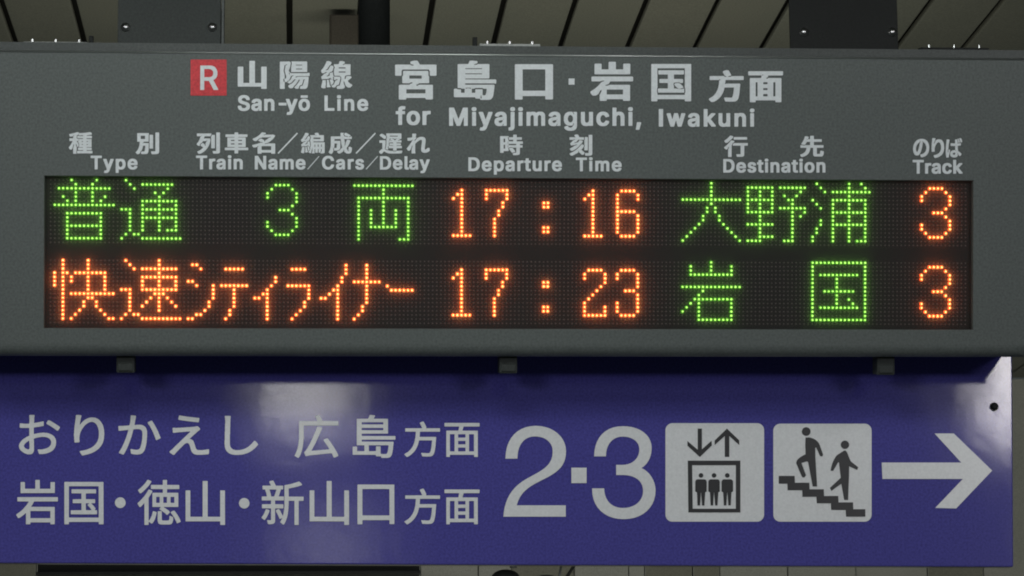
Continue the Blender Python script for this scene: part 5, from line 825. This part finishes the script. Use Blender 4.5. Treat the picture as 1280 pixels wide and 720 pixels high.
K = 5.1429
lift_plate = px_poly(sign, 'pictogram_plate', FS, [[rrect(60, 694, 47, 680, 45)]], M_SWHITE, .0012, (820, 520), K, 'white lift pictogram plate')
fig = []
for cx in (288, 372, 457):
    fig.append([disc(cx, 383, 15)])
    fig.append([bez([(cx - 22, 408), (cx + 22, 408), (cx + 34, 410, cx + 37, 418, cx + 37, 430), (cx + 37, 486), (cx + 27, 492), (cx + 22, 576),
                     (cx + 7, 576), (cx + 1, 494), (cx - 1, 494), (cx - 6, 576), (cx - 22, 576), (cx - 26, 492), (cx - 37, 486), (cx - 37, 430),
                     (cx - 37, 418, cx - 34, 410, cx - 22, 408)])])
px_poly(lift_plate, 'pictogram', FS, [
    [[(203, 288), (541, 288), (541, 621), (207, 621)], [(231, 317), (512, 317), (512, 597), (235, 597)]],
    [[(267, 82), (294, 82), (294, 215), (356, 160), (358, 190), (281, 265), (201, 192), (201, 162), (267, 218)]],
    [[(455, 82), (534, 158), (534, 188), (470, 130), (470, 264), (441, 264), (441, 130), (376, 188), (376, 158)]]] + fig,
    M_PICT, .0022, (820, 520), K)

stair_plate = px_poly(sign, 'pictogram_plate', FS, [[rrect(33, 665, 50, 680, 45)]], M_SWHITE, .0012, (960, 520), K, 'white stairs pictogram plate')
up = bez([(240, 140), (262, 138), (300, 146, 318, 160, 330, 185), (353, 250), (347, 262), (333, 258), (309, 205), (302, 205), (303, 260), (314, 454),
          (286, 454), (256, 296), (248, 293), (214, 303), (243, 382), (232, 397), (218, 394), (180, 305), (180, 285, 195, 268, 240, 247), (238, 190)])
down = bez([(486, 224), (496, 222), (510, 232, 514, 260, 532, 294), (578, 330), (572, 348), (520, 324), (519, 390), (513, 540), (488, 540), (470, 436),
            (406, 482), (396, 463), (466, 398), (455, 300), (450, 298), (417, 354), (401, 354), (402, 335, 412, 290, 440, 254)])
steps = [(68, 386), (170, 386), (172, 430), (264, 430), (266, 472), (357, 472), (359, 515), (450, 515), (452, 556), (545, 556), (547, 600), (624, 600),
         (624, 648), (500, 648), (498, 605), (405, 605), (403, 562), (312, 562), (310, 520), (220, 520), (218, 478), (125, 478), (123, 436), (68, 436)]
px_poly(stair_plate, 'pictogram', FS, [[disc(244, 101, 28)], [up], [disc(493, 186, 27)], [down], [steps]], M_PICT, .0022, (960, 520), K)

p = FS.at(1242.5, 508.5)
bm = bmesh.new()
cyl(bm, (p.x, -0.0005, p.z), (p.x, -0.007, p.z), 0.0065, 0.0045, 6)
cyl(bm, (p.x, 0.0004, p.z), (p.x, -0.0012, p.z), 0.0085, None, 20)
bm_obj('screw', bm, M_DARK, sign)

# ------------------------------------------------------------------ hangers between the board and the ceiling
def hanger(u0, u1, v_bolt, bolts, name, label, y_local, mat, flange):
    base = BOARD @ Vector((0, y_local, ZT))
    a, b = hit(u0, 40, (0, base.y, 0), WN), hit(u1, 40, (0, base.y, 0), WN)
    root = empty(name, ((a.x + b.x) / 2, base.y, base.z))
    tag(root, label, 'hanger', 'hanger plates holding up the board')
    w = (b.x - a.x) / 2
    hh = CEIL_Z - base.z - 0.001
    bm = bmesh.new()
    bx(bm, -w, w, 0, 0.008, 0.0, hh, 0.0012)
    bm_obj('plate', bm, mat, root)
    if flange:
        bm = bmesh.new(); bx(bm, w + .0012, w + 0.006, -0.004, 0.05, 0.0, hh, 0.001)
        bm_obj('side_flange', bm, M_TRIM, root)
    for u in bolts:
        q = hit(u, v_bolt, (0, base.y, 0), WN)
        bm = bmesh.new()
        x, z = q.x - root.location.x, q.z - base.z
        cyl(bm, (x, -0.0004, z), (x, -0.0022, z), 0.0085, None, 18)
        dome(bm, (x, -0.0022, z), 0.0065, 0.005, 12, 3)
        bm_obj('bolt', bm, M_STEEL, root, True)
    return root


hanger(147, 276, 34.3, (157, 265.5), 'hanger_plate', 'dark grey hanger plate with two bolts left of the black pole', 0.10, M_PLATE, True)
hanger(987.5, 1122.5, 40.3, (1005, 1115.5), 'hanger_plate', 'shade-darkened hanger plate with two bolts above the right end of the board', 0.10, M_DARK, False)  # darker material than the left plate's stands in for weaker light here
base = BOARD @ Vector((0, 0.14, ZT))
a, b = hit(448, 30, (0, base.y, 0), WN), hit(487.5, 30, (0, base.y, 0), WN)
pole = empty('hanger_pole', ((a.x + b.x) / 2, base.y, base.z))
tag(pole, 'round black pole rising from the top of the board to the ceiling', 'pole')
bm = bmesh.new(); cyl(bm, (0, 0, 0.0), (0, 0, CEIL_Z - base.z - .008), (b.x - a.x) / 2, None, 40)
bm_obj('tube', bm, M_DARK, pole, True)
bm = bmesh.new(); cyl(bm, (0, 0, CEIL_Z - base.z - .0075), (0, 0, CEIL_Z - base.z - .001), 0.05, None, 40); bm_obj('top_flange', bm, M_DARK, pole)
